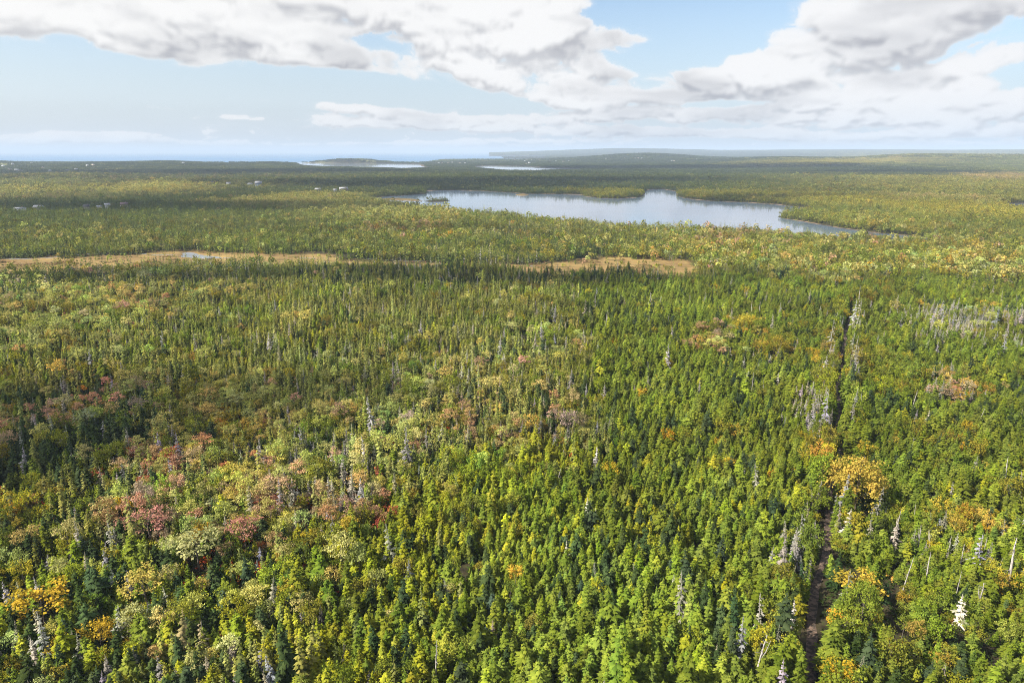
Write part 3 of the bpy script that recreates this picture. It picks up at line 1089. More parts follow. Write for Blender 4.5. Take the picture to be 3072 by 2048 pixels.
FAR_R = [  # D-heavy stands also carry cloud shade in their colour
    (2700, 570, 560, 75, wv(BG=.34, BY=.30, BO=.09, BP=.10, D=.14), 3.0), (2150, 540, 330, 45, wv(D=.7, BG=.2), 5), (2450, 515, 330, 10, wv(D=.9), 7), (2700, 520, 250, 9, wv(D=.95), 7), (2350, 500, 200, 7, wv(BO=.4, BP=.3, BY=.3), 4), (2600, 497, 150, 3, wv(BO=.6, BP=.3), 8), (3000, 535, 110, 12, wv(BK=.4, BO=.4, BY=.2), 6),
    (2600, 584, 120, 6, wv(D=.8, BG=.2), 9), (2330, 560, 110, 7, wv(D=.8, BG=.2), 8), (2500, 575, 110, 9, wv(D=.6, BG=.4), 3), (2850, 590, 250, 7, wv(D=.6, BG=.3), 3), (2560, 608, 200, 10, wv(BY=.7, BG=.3), 4), (2900, 640, 260, 15, wv(BY=.6, BG=.3, BO=.1), 3), (2850, 605, 150, 9, wv(BK=.35, BP=.35, BO=.2), 3),
    (2500, 642, 150, 13, wv(D=.45, F=.4, S=.15), 7), (2560, 675, 220, 12, wv(BG=.5, BP=.2, BY=.2), 3), (2950, 680, 200, 14, wv(F=.5, D=.3, BG=.2), 4),
    (1800, 545, 520, 42, wv(D=.9, BG=.08), 16), (1830, 585, 95, 7, wv(BG=.4, BY=.4, F=.2), 60), (2180, 590, 140, 7, wv(BY=.3, BG=.4, BO=.1), 16),
    (1150, 540, 500, 44, wv(D=.82, S=.06, BG=.10, BP=.02), 14), (1200, 527, 90, 5, wv(D=1), 4),
    (430, 573, 330, 6, wv(BP=.55, BY=.25, BO=.1), 22), (100, 557, 150, 6, wv(BP=.4, BG=.3), 14), (530, 579, 100, 6, wv(BY=.5, BO=.3, BP=.3), 20), (190, 536, 60, 3.5, wv(BO=.5, BP=.4), 20), (240, 528, 60, 4, wv(BP=.5, BG=.5), 16), (310, 513, 25, 2, wv(BO=.5, BP=.5), 16),
    (850, 612, 180, 13, wv(BP=.45, BK=.1, BY=.2, BG=.2), 7), (940, 600, 120, 6, wv(BY=.4, BP=.4), 8), (120, 600, 400, 10, wv(D=.35, BP=.2, BK=.1, BG=.3), 2), (300, 650, 560, 22, wv(D=.6, F=.3, BG=.1), 5),
    (500, 540, 560, 24, wv(D=.72, BK=.05, BP=.04, BG=.2), 10), (300, 500, 700, 14, wv(D=.8, BG=.16, BP=.04), 12), (300, 612, 420, 14, wv(D=.8, BG=.1, F=.1), 8), (1700, 500, 500, 14, wv(D=.9, BG=.1), 12), (2800, 480, 400, 12, wv(BG=.5, BP=.2, D=.2, BK=.1), 4), (2000, 480, 400, 16, wv(D=.85, BG=.15), 14),
]
PATCH += FAR_R
DEFAULT = wv(F=.24, S=.26, BG=.20, BP=.05, D=.24, G=.03, BY=.015)


def weights_at(x, y):
    n = len(x)
    th = np.arctan2(x, y)
    lr = np.log(np.hypot(x, y))
    # wander, so that stands have ragged borders
    th = th + (vnoise(x, y, 45, 21) - .5) * .07 + (vnoise(x, y, 12, 22) - .5) * .03
    lr = lr + (vnoise(x, y, 45, 23) - .5) * .12 + (vnoise(x, y, 12, 24) - .5) * .05
    Wt = np.tile(DEFAULT * .35, (n, 1))
    for (px, py, wx, wy, w, s) in PATCH:
        a, b = polar(px, py)
        a2 = polar(px + wx * 1.0, py)[0] - a
        b2 = abs(polar(px, py + wy)[1] - b)
        q = ((th - a) / a2) ** 2 + ((lr - b) / b2) ** 2
        Wt += np.outer(s * np.exp(-q ** 1.5), w)
    X = np.exp(lr) * np.sin(th)
    Y = np.exp(lr) * np.cos(th)
    near = lr < math.log(560)
    fs = np.zeros(n)
    fs[near] = np.clip(.5 - sdf(X[near], Y[near], FIRSTAND) / 9, 0, 1)
    rgt = np.clip((X - 45) / 70, 0, 1) * np.clip((170 - Y) / 60, 0, 1)
    base = wv(F=.88, D=.06, BG=.03, BY=.006, Y=.015, G=.010, X=.002)
    right = wv(F=.50, Y=.10, BG=.17, BY=.09, BO=.03, G=.07, D=.03, X=.006)
    fw = base[None] * (1 - rgt[:, None]) + right[None] * rgt[:, None]
    # openings with broadleaves and grey spruces inside the stand
    for (px, py, wx, wy, w) in [(2130, 1040, 70, 28, wv(BG=.4, BK=.12, BP=.3, BO=.1)), (2340, 1070, 110, 30, wv(BY=.30, BG=.5, BO=.02)), (2950, 1010, 220, 60, wv(G=.35, F=.4, BP=.1, BG=.1)),
                                (2400, 1270, 90, 60, wv(G=.5, F=.35, BY=.05)), (2880, 1200, 90, 30, wv(BO=.3, BK=.2, G=.2, F=.3)), (1780, 1560, 90, 60, wv(G=.28, F=.7)),
                                (2620, 1150, 150, 90, wv(BG=.4, BY=.12, F=.4)), (2650, 1360, 250, 60, wv(BG=.35, F=.5, BY=.1)), (2640, 1850, 160, 130, wv(BY=.30, BG=.38, BO=.05, F=.2)), (2230, 1980, 120, 60, wv(G=.3, F=.4, BY=.15, D=.2)),
                                (2800, 1640, 300, 90, wv(BO=.07, BY=.12, BG=.25, F=.45, G=.06, X=.022)), (2900, 1580, 100, 40, wv(BO=.2, BY=.25, F=.5)), (2250, 1010, 60, 20, wv(BO=.3, BY=.3, BG=.4)), (2450, 880, 400, 14, wv(BG=.2, F=.6, BY=.1)),
                                (1690, 1200, 100, 120, wv(Y=.5, F=.35, BG=.1)), (1950, 1600, 500, 250, wv(F=.76, Y=.10, D=.1))]:
        a, b = polar(px, py)
        a2 = polar(px + wx, py)[0] - a
        b2 = abs(polar(px, py + wy)[1] - b)
        q = np.exp(-(((th - a) / a2) ** 2 + ((lr - b) / b2) ** 2) ** 1.5)
        fw = fw * (1 - q[:, None]) + w[None] * q[:, None]
    Wt = Wt * (1 - fs[:, None]) + fw * fs[:, None] * 2.5
    tr = np.zeros(n)
    m = lr < math.log(430)
    dt = dist_poly(x[m], y[m], TRACK, closed=False)
    tr[m] = np.exp(-((dt - 3.0) / 3.6) ** 2) * .75
    Wt = Wt * (1 - tr[:, None]) + TRACKSIDE[None] * tr[:, None] * Wt.sum(1)[:, None]
    return Wt


# ------------------------------------------------------------------ houses
def flat_mat(name, col, rough=.7):
    m, N, p = principled(name)
    geo = N.n('ShaderNodeNewGeometry')
    n1 = N.noise(geo.outputs['Position'], 1.5, 3, .6)
    N.put(p.inputs['Base Color'], N.mix(n1, tuple(c * .85 for c in col) + (1,), tuple(min(1, c * 1.1) for c in col) + (1,)))
    p.inputs['Roughness'].default_value = rough
    return m


M_WHITE = flat_mat('white_siding', (.58, .58, .56))
M_CREAM = flat_mat('cream_siding', (.62, .50, .38))
M_BLUE = flat_mat('blue_grey_siding', (.16, .20, .28))
M_ROOF = flat_mat('dark_shingles', (.07, .065, .07))
M_ROOFP = flat_mat('pale_roofing', (.36, .36, .38))
M_ROOFR = flat_mat('purple_brown_shingles', (.15, .09, .10))
M_GLASS, _N, _p = principled('window_glass')
_p.inputs['Base Color'].default_value = (.02, .025, .03, 1)
_p.inputs['Roughness'].default_value = .08


HOUSES = [
    (62, 640, 0, 17, 9, 6.2, 1.2, .12, M_WHITE, M_ROOFP, 'long white two storey house with dark windows, nearest of the houses in the trees', 6, 2),
    (118, 636, 0, 15, 9, 6.0, 2.6, -.05, M_ROOFR, M_ROOFP, 'dark walled house with pale grey roof right of the long white house', 4, 2),
    (262, 634, 0, 10, 8, 6.0, 2.2, .2, M_CREAM, M_ROOF, 'small tan house with dark roof half hidden in a grove', 3, 1),
    (300, 634, 0, 9, 7, 5.5, 1.6, .0, M_CREAM, M_ROOFP, 'low cabin with white roof panel beside the tan house', 3, 1),
    (325, 631, 0, 9, 7, 6.5, 2.6, .6, M_WHITE, M_ROOFP, 'small white gabled cabin, middle of the grove of houses', 2, 1),
    (375, 630, 0, 12, 9, 6.8, 3.0, .4, M_CREAM, M_ROOFR, 'cream gabled house with rosy roof at the end of the grove', 4, 1),
    (638, 567, 0, 14, 10, 8.0, 2.4, .1, M_BLUE, M_ROOF, 'dark blue house deep in the far trees', 4, 2),
    (688, 567, 0, 12, 9, 8.0, 2.4, .3, M_WHITE, M_ROOFP, 'small white house between two blue houses', 3, 2),
    (752, 568, 0, 13, 9, 7.5, 3.0, -.4, M_BLUE, M_ROOFP, 'slate house with pale gable left of the tall blue one', 4, 2),
    (777, 569, 0, 17, 12, 12.5, 4.0, .1, M_BLUE, M_ROOFP, 'tall blue house with white trim and pale roof, largest in the far trees', 5, 3),
    (955, 582, 0, 14, 9, 8, 2.4, .1, M_ROOFR, M_ROOFP, 'grey roofed house low in the trees left of the lake', 4, 2),
    (1005, 584, 0, 11, 8, 8, 2.0, .1, M_WHITE, M_ROOFP, 'small white house beside a long grey roof near the lake', 3, 2),
    (1032, 581, 0, 20, 10, 9, 3.0, .5, M_ROOFR, M_ROOFP, 'house with long slanting grey roof nearest the lake head', 4, 2),
]


def grid_points(r0, r1, s, th_half, jit=.48):
    n = int(2 * r1 / s) + 4
    j0 = int(r0 * math.cos(th_half) / s) - 2
    i = np.arange(-n // 2, n // 2)
    xm = r1 * math.sin(th_half)
    i = i[np.abs(i * s) < xm + 2 * s]
    j = np.arange(j0, int(r1 / s / .9) + 2)
    I, J = np.meshgrid(i, j, indexing='ij')
    X = (I + .5 * (J % 2)) * s + RNG.uniform(-jit, jit, I.shape) * s
    Y = J * s * .9 + RNG.uniform(-jit, jit, I.shape) * s
    X, Y = X.ravel(), Y.ravel()
    r = np.hypot(X, Y)
    th = np.abs(np.arctan2(X, Y))
    m = (r >= r0) & (r < r1) & ((th < th_half) | (np.abs(X) < 60 + Y * math.tan(th_half * .9)) & (Y > 30))
    return X[m], Y[m]


def clear_mask(x, y, big=False):
    """True where trees may stand"""
    r = np.hypot(x, y)
    ok = np.ones(len(x), bool)
    for P, g in ((LAKE, 1.2), (POND, 5.0), *[(L, 6.0) for L in LAG]):
        P_ = np.array(P)
        m = (x > P_[:, 0].min() - 20) & (x < P_[:, 0].max() + 20) & (y > P_[:, 1].min() - 20) & (y < P_[:, 1].max() + 20)
        if m.any():
            d = sdf(x[m], y[m], P)
            o = d > g
            if P is LAKE:
                o |= sdf(x[m], y[m], ISLET) < -1
            ok[m] &= o
    m = (r > 350) & (r < 720)
    d = sdf(x[m], y[m], BOG) + (vnoise(x[m], y[m], 14, 31) - .5) * 20 + (vnoise(x[m], y[m], 45, 32) - .45) * 26 + (RNG.random(int(m.sum())) < .04) * 60
    ok[m] &= (d > 0)
    m = r < 440
    ok[m] &= dist_poly(x[m], y[m], TRACK, closed=False) > 1.15 + .5 * vnoise(x[m], y[m], 9, 5)
    for hh in HOUSES:
        hx, hy = (float(v) for v in ground_at(hh[0], hh[1], hh[2]))
        dx, dy = x - hx, y - hy
        rr = math.hypot(hx, hy)
        t = (dx * hx + dy * hy) / rr
        q = np.abs(dx * hy - dy * hx) / rr
        ok &= ~((q < hh[3] * .45) & (t < 6) & (t > -17))
    f = field_at(x, y)
    ok &= RNG.random(len(x)) > f * 1.1
    return ok


ALL = []        # rows: x, y, class, scale-factor, band
BANDS = [(45, 230, 1.52), (230, 480, 1.80), (480, 800, 2.25), (800, 1500, 2.8), (1500, 2500, 4.3)]
TH = math.radians(41)
pts = []
for bi, (r0, r1, s) in enumerate(BANDS):
    x, y = grid_points(r0, r1, s, TH)
    m = clear_mask(x, y)
    x, y = x[m], y[m]
    Wt = weights_at(x, y)
    av = (Wt / Wt.sum(1)[:, None]) @ np.array([TINT[c] for c in CL])
    # trees of a feather stand together: perturb the draw with smooth noise per class
    for c in range(len(CL)):
        Wt[:, c] *= np.exp(2.2 * (vnoise(x, y, 7 + s * 2, 40 + c) - .5) + 1.2 * (vnoise(x, y, 30, 60 + c) - .5))
    cs = np.cumsum(Wt, 1)
    u = RNG.random(len(x)) * cs[:, -1]
    cls = (u[:, None] > cs).sum(1)
    # gaps, where the ground is dark and deep
    gap = vnoise(x, y, 6.5, 77) * .6 + vnoise(x, y, 19, 78) * .4
    keep = ~((gap < .26) & (RNG.random(len(x)) < .85)) & ~(RNG.random(len(x)) < .05)
    # broad crowns need room
    broad = np.isin(cls, [CI[c] for c in ('BG', 'BY', 'BO', 'BP', 'BK', 'BR')])
    if s < 2.2:
        keep &= ~(broad & (RNG.random(len(x)) < .48))
    mt = np.hypot(x, y) < 440
    dtr = np.full(len(x), 99.0)
    dtr[mt] = dist_poly(x[mt], y[mt], TRACK, closed=False)
    keep &= ~((broad | (cls == CI['BG'])) & (dtr < 2.3))
    x, y, cls, av = x[keep], y[keep], cls[keep], av[keep]
    pts.append(np.column_stack((x, y, cls, np.full(len(x), s), np.full(len(x), bi), av)))
P = np.vstack(pts)


def tints(cls, x, y, av):
    base = np.array([TINT[c] for c in CL])[cls.astype(int)]
    n = len(cls)
    k = np.exp(RNG.normal(0, .20, n) + (vnoise(x, y, 25, 90) - .5) * .5)
    t = base * k[:, None]
    h = RNG.normal(0, .13, n) + (vnoise(x, y, 16, 91) - .5) * .35
    h = np.where((cls <= CI['D']) | (cls >= CI['G']), h * .4, h)
    t[:, 0] *= np.exp(h)
    t[:, 1] *= np.exp(-h * .15)
    t[:, 2] *= np.exp(RNG.normal(0, .2, n))
    # far off, neighbouring crowns run together into the colour of their stand
    far_k = np.clip((np.hypot(x, y) - 420) / 700, 0, 1)[:, None] * .74
    stand = vnoise(x, y, 130, 93)[:, None] * .6 + .50
    t = t * (1 - far_k) + av * stand * far_k
    # the pale maples mix rose, straw and green
    m = np.isin(cls, [CI['BP'], CI['BK']])
    g = RNG.random(n)
    t[m] = t[m] * (1 - .35 * g[m, None]) + np.array((.32, .33, .05)) * .35 * g[m, None]
    return np.clip(t, .004, .75)


TN = tints(P[:, 2], P[:, 0], P[:, 1], P[:, 5:8])
ZZ = terrain(P[:, 0].copy(), P[:, 1].copy())
nP = len(P)
SPC = P[:, 3]
hs = np.clip(RNG.lognormal(0, .27, nP), .45, 1.9)
hs *= .80 + .45 * vnoise(P[:, 0], P[:, 1], 22, 95)
GR = np.where(SPC < 1.7, .80, np.where(SPC < 2, .88, SPC / 2.25))          # wider crowns where fewer, older trees stand in for the mass
hgt = np.where(SPC < 1.7, .76, np.where(SPC < 2, .80, .80 + (SPC - 1.8) * .10))
_m = np.hypot(P[:, 0], P[:, 1]) < 440
_d = np.full(nP, 99.0)
_d[_m] = dist_poly(P[_m, 0], P[_m, 1], TRACK, closed=False)
hs *= 1 + .42 * np.exp(-((_d - 3) / 3.5) ** 2)              # the rows along the track are older and taller
SX = hs ** .7 * GR ** .9
SX = np.where(_d < 2.4, SX * .72, SX)
SZ = hs * hgt
is_d = P[:, 2] == CI['D']
SZ = np.where(is_d, SZ * 1.12, SZ)
isl = (np.hypot(P[:, 0], P[:, 1]) > 1000) & (sdf(P[:, 0], P[:, 1], ISLET) < 0)
_by = np.isin(P[:, 2], [CI['BY'], CI['BO'], CI['BR']]) & (SPC < 2.2)
SX = np.where(_by, SX * .76, SX)
SZ = np.where(_by, SZ * .84, SZ)
_bl = np.isin(P[:, 2], [CI['BG'], CI['BP'], CI['BK']]) & (SPC < 2.2)
SX = np.where(_bl, SX * .84, SX)
SZ = np.where(_bl, SZ * .92, SZ)
_em = RNG.random(nP) < .05
SZ = np.where(_em, SZ * 1.35, SZ)
SX = np.where(_em, SX * 1.15, SX)
_md = (SPC > 2.2) & np.isin(P[:, 2], [CI['BG'], CI['BP'], CI['BK'], CI['BY'], CI['BO']])
SX = np.where(_md, SX * .86, SX)
SX = np.where(isl, SX * .5, SX)
SZ = np.where(isl, SZ * .62, SZ)
ROT = RNG.uniform(0, 6.283, nP)
TILT = RNG.normal(0, .055, (nP, 2))
VAR = RNG.integers(0, 12, nP)
keep = ZZ > .12
P, TN, ZZ, SX, SZ, ROT, TILT, VAR = [a[keep] for a in (P, TN, ZZ, SX, SZ, ROT, TILT, VAR)]
nP = len(P)

# ------------------------------------------------------------------ single trees
used = np.zeros(nP, bool)
RR = np.hypot(P[:, 0], P[:, 1])
PXX = 1536 + 2048 * P[:, 0] / (P[:, 1] * math.cos(PITCH) + (CAM_Z - 4) * math.sin(PITCH))
PYY = 1024 - 2048 * (P[:, 1] * math.sin(PITCH) - (CAM_Z - 4) * math.cos(PITCH)) / (P[:, 1] * math.cos(PITCH) + (CAM_Z - 4) * math.sin(PITCH))
in_view = (PXX > 5) & (PXX < 3067) & (PYY < 2043)
kind_idx = np.array([KIND_OF[c] for c in CL])[P[:, 2].astype(int)]


def put_tree(kind, var, x, y, z, sx, sz, rot, tilt, tint, label, cat, group):
    d = KINDS[kind][var % len(KINDS[kind])]
    e = bpy.data.objects.new(kind, None)
    COL.objects.link(e)
    e.empty_display_size = .5
    e.location = (x, y, z)
    e.rotation_euler = (tilt[0], tilt[1], rot)
    e.scale = (sx, sx, sz)
    tag(e, label, cat, group)
    for part in ('trunk', 'crown'):
        if d[part] is None:
            continue
        o = bpy.data.objects.new(part, d[part])
        COL.objects.link(o)
        o.parent = e
        o['tint'] = [float(tint[0]), float(tint[1]), float(tint[2])]
    return e


# the trees and dead trunks that catch the eye: (px, py of the foot), kind, height in photo pixels, width factor, tint, label
SPECIAL = [
    ('great_maple', 2562, 1560, 178, .95, (.46, .34, .06), 'large golden orange maple, broadest crown of all, standing beside the dark track', 'maple'),
    ('great_maple', 2580, 1900, 150, .62, (.20, .25, .03), 'tall leafy tree with golden top crowding the track lower down', 'broadleaf tree'),
    ('birch_tree', 2565, 1835, 118, 1.35, (.42, .31, .04), 'golden domed birch crown rising over green neighbours right of the track', 'birch'),
    ('maple_tree', 455, 1640, 118, 1.5, (.44, .22, .16), 'wide rose pink maple among grey dead spruces in the left of the woods', 'maple'),
    ('maple_tree', 600, 1720, 128, 1.5, (.40, .39, .16), 'broad pale straw coloured maple in front of the pink maples', 'maple'),
    ('maple_tree', 448, 1830, 120, 1.3, (.50, .40, .09), 'slender stemmed yellow maple with tiered crown and bare lower trunk', 'maple'),
    ('maple_tree', 830, 1530, 110, 1.3, (.44, .30, .16), 'salmon and straw coloured maple beside a red bush', 'maple'),
    ('maple_tree', 740, 1660, 105, 1.2, (.48, .22, .16), 'pink tiered maple between two straw coloured crowns', 'maple'),
    ('birch_tree', 135, 1880, 125, 1.6, (.46, .32, .03), 'big golden yellow birch above the grey lichened spruces', 'birch'),
    ('birch_tree', 310, 1960, 105, 1.1, (.46, .31, .03), 'amber birch crown low in a dark gap of firs', 'birch'),
    ('birch_tree', 360, 1580, 90, 1.1, (.52, .34, .02), 'bright yellow bushy birch below the brown maples', 'birch'),
    ('withered_spruce', 1786, 1420, 78, .9, (.60, .55, .50), 'white bleached dead spruce alone in the dense fir stand', 'dead spruce'),
    ('withered_spruce', 1759, 1575, 80, .8, (.52, .47, .38), 'pale dead spruce, taller of a pair standing in dark firs', 'dead spruce'),
    ('withered_spruce', 1784, 1590, 62, .8, (.50, .45, .36), 'pale dead spruce, shorter of a pair standing in dark firs', 'dead spruce'),
    ('withered_spruce', 1699, 1700, 72, .7, (.56, .52, .40), 'narrow cream coloured dead spruce at the brow of a dark hollow', 'dead spruce'),
    ('bare_snag', 1787, 1768, 80, .8, (.5, .5, .5), 'thin bare trunk poking up from green firs right of a dark hollow', 'dead tree'),
    ('withered_spruce', 1478, 1935, 78, .8, (.36, .26, .22), 'rusty brown dead spruce over a black gap near the foot of the view', 'dead spruce'),
    ('bare_snag', 3022, 1762, 135, 1.6, (.5, .5, .5), 'tallest bleached leaning trunk with stubby branches near the edge of the woods', 'dead tree'),
    ('bare_snag', 2772, 1772, 95, 1.2, (.5, .5, .5), 'forked bare white trunk leaning over young firs', 'dead tree'),
    ('bare_snag', 2928, 1845, 100, 1.4, (.5, .5, .5), 'stout bare white trunk broken at the top above a cream dead spruce', 'dead tree'),
    ('bare_snag', 2706, 1782, 105, 1.0, (.5, .5, .5), 'straight bare grey trunk with many short side twigs', 'dead tree'),
    ('bare_snag', 2862, 1812, 95, .7, (.5, .5, .5), 'thin pale dead pole standing between golden birches', 'dead tree'),
    ('bare_snag', 2676, 1640, 110, .8, (.5, .5, .5), 'leaning thin grey dead trunk above the young mixed woods', 'dead tree'),
    ('bare_snag', 2752, 1660, 90, 1.0, (.5, .5, .5), 'dead trunk with a tuft of grey twigs beside a golden birch', 'dead tree'),
    ('withered_spruce', 2875, 1885, 95, 1.3, (.62, .57, .42), 'bushy cream coloured dead spruce, palest thing in the lower corner woods', 'dead spruce'),
    ('withered_spruce', 2378, 1885, 78, .9, (.48, .44, .38), 'silver dead spruce close to the left bank of the track', 'dead spruce'),
    ('withered_spruce', 2174, 1862, 90, .7, (.50, .47, .42), 'slim silver dead spruce in green firs well left of the track', 'dead spruce'),
    ('bare_snag', 2262, 2045, 115, 1.3, (.5, .5, .5), 'dead trunk with spreading grey limbs over the lowest dark gap', 'dead tree'),
    ('withered_spruce', 2535, 1640, 105, 1.2, (.45, .42, .32), 'tall lichen grey spruce beside the track below the golden maple', 'dead spruce'),
    ('bare_snag', 3058, 1600, 100, 1.3, (.5, .5, .5), 'bare trunk with a flat tuft on top at the far edge of the woods', 'dead tree'),
    ('withered_spruce', 60, 1985, 95, 1.2, (.42, .37, .30), 'tall lichen grey spruce, nearest the corner of the woods', 'dead spruce'),
    ('withered_spruce', 112, 2010, 95, 1.1, (.46, .41, .33), 'lichen grey spruce leaning beside its taller grey neighbour', 'dead spruce'),
    ('withered_spruce', 100, 2050, 80, 1.2, (.52, .48, .36), 'cream lichened spruce at the very foot of the view', 'dead spruce'),
    ('bare_snag', 516, 1975, 70, 1.0, (.5, .5, .5), 'short pale dead stub in front of an amber birch', 'dead tree'),
    ('bare_snag', 450, 1905, 85, 1.3, (.22, .2, .2), 'dark straight trunk under the tiered yellow maple', 'dead tree'),
    ('spruce_tree', 2340, 855, 45, 2.2, (.022, .045, .018), 'dark solitary spruce taller than the golden woods round it', 'spruce'),
]
KIND_H = {'great_maple': 13, 'birch_tree': 6.5, 'maple_tree': 7, 'withered_spruce': 7, 'bare_snag': 6.5, 'spruce_tree': 7.2, 'fir_tree': 6.2}
LAND = []
for i, (kind, px, py, hp, wf, tint, label, cat) in enumerate(SPECIAL):
    x, y = (float(v) for v in ground_at(px, py, 1.4))
    zc = y * math.cos(PITCH) + CAM_Z * math.sin(PITCH)
    dep = math.atan2(CAM_Z, math.hypot(x, y))
    H = hp * zc / 2048 / math.cos(dep) ** .9
    sz = H / KIND_H[kind]
    sx = sz * wf if kind != 'great_maple' else sz * wf
    zz = float(terrain(np.array([x]), np.array([y]))[0])
    put_tree(kind, i, x, y, zz, sx, sz, random.uniform(0, 6.28), (random.gauss(0, .03), random.gauss(0, .05)), tint, label, cat, None)
    rad = {'great_maple': 4.4, 'birch_tree': 1.7, 'maple_tree': 1.7}.get(kind, .7) * sx
    # room for the crown, and an open side towards the camera for the eye-catchers
    dx, dy = P[:, 0] - x, P[:, 1] - y
    t = (dx * x + dy * y) / math.hypot(x, y)
    s = np.abs(dx * y - dy * x) / math.hypot(x, y)
    used |= (np.hypot(dx, dy) < rad) | ((s < rad * .7) & (t < 0) & (t > -(2.2 if kind != 'great_maple' else 3.5)))
    LAND.append((x, y, cat, label))

n_special = len(SPECIAL)
alive = ~used

KIND_CAT = {'fir_tree': 'fir', 'spruce_tree': 'spruce', 'birch_tree': 'birch', 'maple_tree': 'maple', 'withered_spruce': 'dead spruce', 'bare_snag': 'dead tree'}
KIND_LIM = {'fir_tree': 300, 'spruce_tree': 300, 'birch_tree': 280, 'maple_tree': 260, 'withered_spruce': 240, 'bare_snag': 90}
GROUP = {'fir_tree': 'fir trees of the evergreen wood', 'spruce_tree': 'slim spruces of the wood', 'birch_tree': 'birches turning in the wood', 'maple_tree': 'maples turning in the wood',
         'withered_spruce': 'grey dead spruces in the wood', 'bare_snag': 'bare dead trunks in the wood'}
COLW = {'F': 'green', 'Y': 'yellow green', 'S': 'olive', 'D': 'dark green', 'BG': 'leafy green', 'BY': 'golden yellow', 'BO': 'orange', 'BP': 'pale straw', 'BK': 'rose pink', 'BR': 'red',
        'G': 'lichen grey', 'X': 'bleached bare'}
LAND_SHORT = [
    'the large golden maple', 'the leafy tree crowding the track', 'the golden domed birch by the track', 'the wide rose pink maple', 'the broad straw maple', 'the tiered yellow maple',
    'the salmon coloured maple', 'the pink tiered maple', 'the big yellow birch', 'the amber birch', 'the bright yellow bushy birch', 'the lone white dead spruce', 'the taller pale dead spruce of the pair',
    'the shorter pale dead spruce of the pair', 'the narrow cream dead spruce', 'the thin bare trunk by the hollow', 'the rusty brown dead spruce', 'the tallest leaning white trunk', 'the forked white trunk',
    'the stout broken white trunk', 'the twiggy straight grey trunk', 'the thin pale dead pole', 'the leaning thin grey trunk', 'the tufted dead trunk', 'the bushy cream dead spruce', 'the silver spruce by the track',
    'the slim silver spruce', 'the spreading dead limbs', 'the tall lichened spruce by the track', 'the flat topped bare trunk', 'the tall grey corner spruce', 'the leaning lichened spruce', 'the cream lichened spruce at the foot',
    'the short dead stub', 'the dark straight trunk', 'the dark solitary spruce']
LX = np.array([l[0] for l in LAND])
LY = np.array([l[1] for l in LAND])


def side_word(dx, dy, x, y):
    r = math.hypot(x, y)
    t = (dx * x + dy * y) / r
    s = (dx * y - dy * x) / r
    if abs(t) > abs(s) * 2.2:
        return 'behind' if t > 0 else 'in front of'
    if abs(s) > abs(t) * 2.2:
        return 'right of' if s > 0 else 'left of'
    return ('behind and ' if t > 0 else 'in front and ') + ('right of' if s > 0 else 'left of')


NUMW = ['nearest', 'second nearest', 'third nearest', 'fourth nearest', 'fifth nearest', 'sixth nearest', 'seventh nearest', 'eighth nearest', 'ninth nearest', 'tenth nearest', 'eleventh nearest', 'twelfth nearest'] + [a + ' nearest' for a in 'thirteenth fourteenth fifteenth sixteenth seventeenth eighteenth nineteenth twentieth twenty-first twenty-second twenty-third twenty-fourth twenty-fifth twenty-sixth twenty-seventh twenty-eighth twenty-ninth thirtieth thirty-first thirty-second thirty-third thirty-fourth'.split()]
counts = {}
picked = []
for kind, lim in KIND_LIM.items():
    c = np.nonzero(in_view & alive & (kind_idx == kind))[0]
    c = c[np.argsort(RR[c] / (SX[c] * SZ[c]) ** .4)][:lim]
    picked += [(float(RR[i]), int(i), kind) for i in c]
picked.sort()
for (_, i, kind) in picked:
    cl = CL[int(P[i, 2])]
    x, y = P[i, 0], P[i, 1]
    d = np.hypot(LX - x, LY - y)
    j = int(np.argmin(d))
    hw = 'tall' if SZ[i] > 1.18 else ('small' if SZ[i] < .82 else ('broad' if SX[i] > 1.1 else 'slim' if SX[i] < .9 else 'middling'))
    sw = side_word(x - LX[j], y - LY[j], x, y)
    noun = {'fir': 'fir', 'spruce': 'spruce', 'birch': 'birch', 'maple': 'maple', 'dead spruce': 'dead spruce', 'dead tree': 'dead trunk'}[KIND_CAT[kind]]
    rest = f'{hw} {COLW[cl]} {noun} {sw} {LAND_SHORT[j]}'
    if len(rest.split()) > 14:
        rest = rest.replace('in front and ', '').replace('behind and ', '')
    k = counts.get(rest, 0)
    counts[rest] = k + 1
    label = (NUMW[k] if k < len(NUMW) else 'farther') + ' ' + rest
    put_tree(kind, int(VAR[i]), x, y, ZZ[i], SX[i], SZ[i], ROT[i], TILT[i], TN[i], label, KIND_CAT[kind], GROUP[kind])
    used[i] = True
alive = ~used


# ------------------------------------------------------------------ the rest of the woods: instanced masses
def proto_collection(name, meshes):
    c = bpy.data.collections.new(name)
    for k, me in enumerate(meshes):
        o = bpy.data.objects.new(f'{name}_{k:03d}', me)
        c.objects.link(o)
    return c


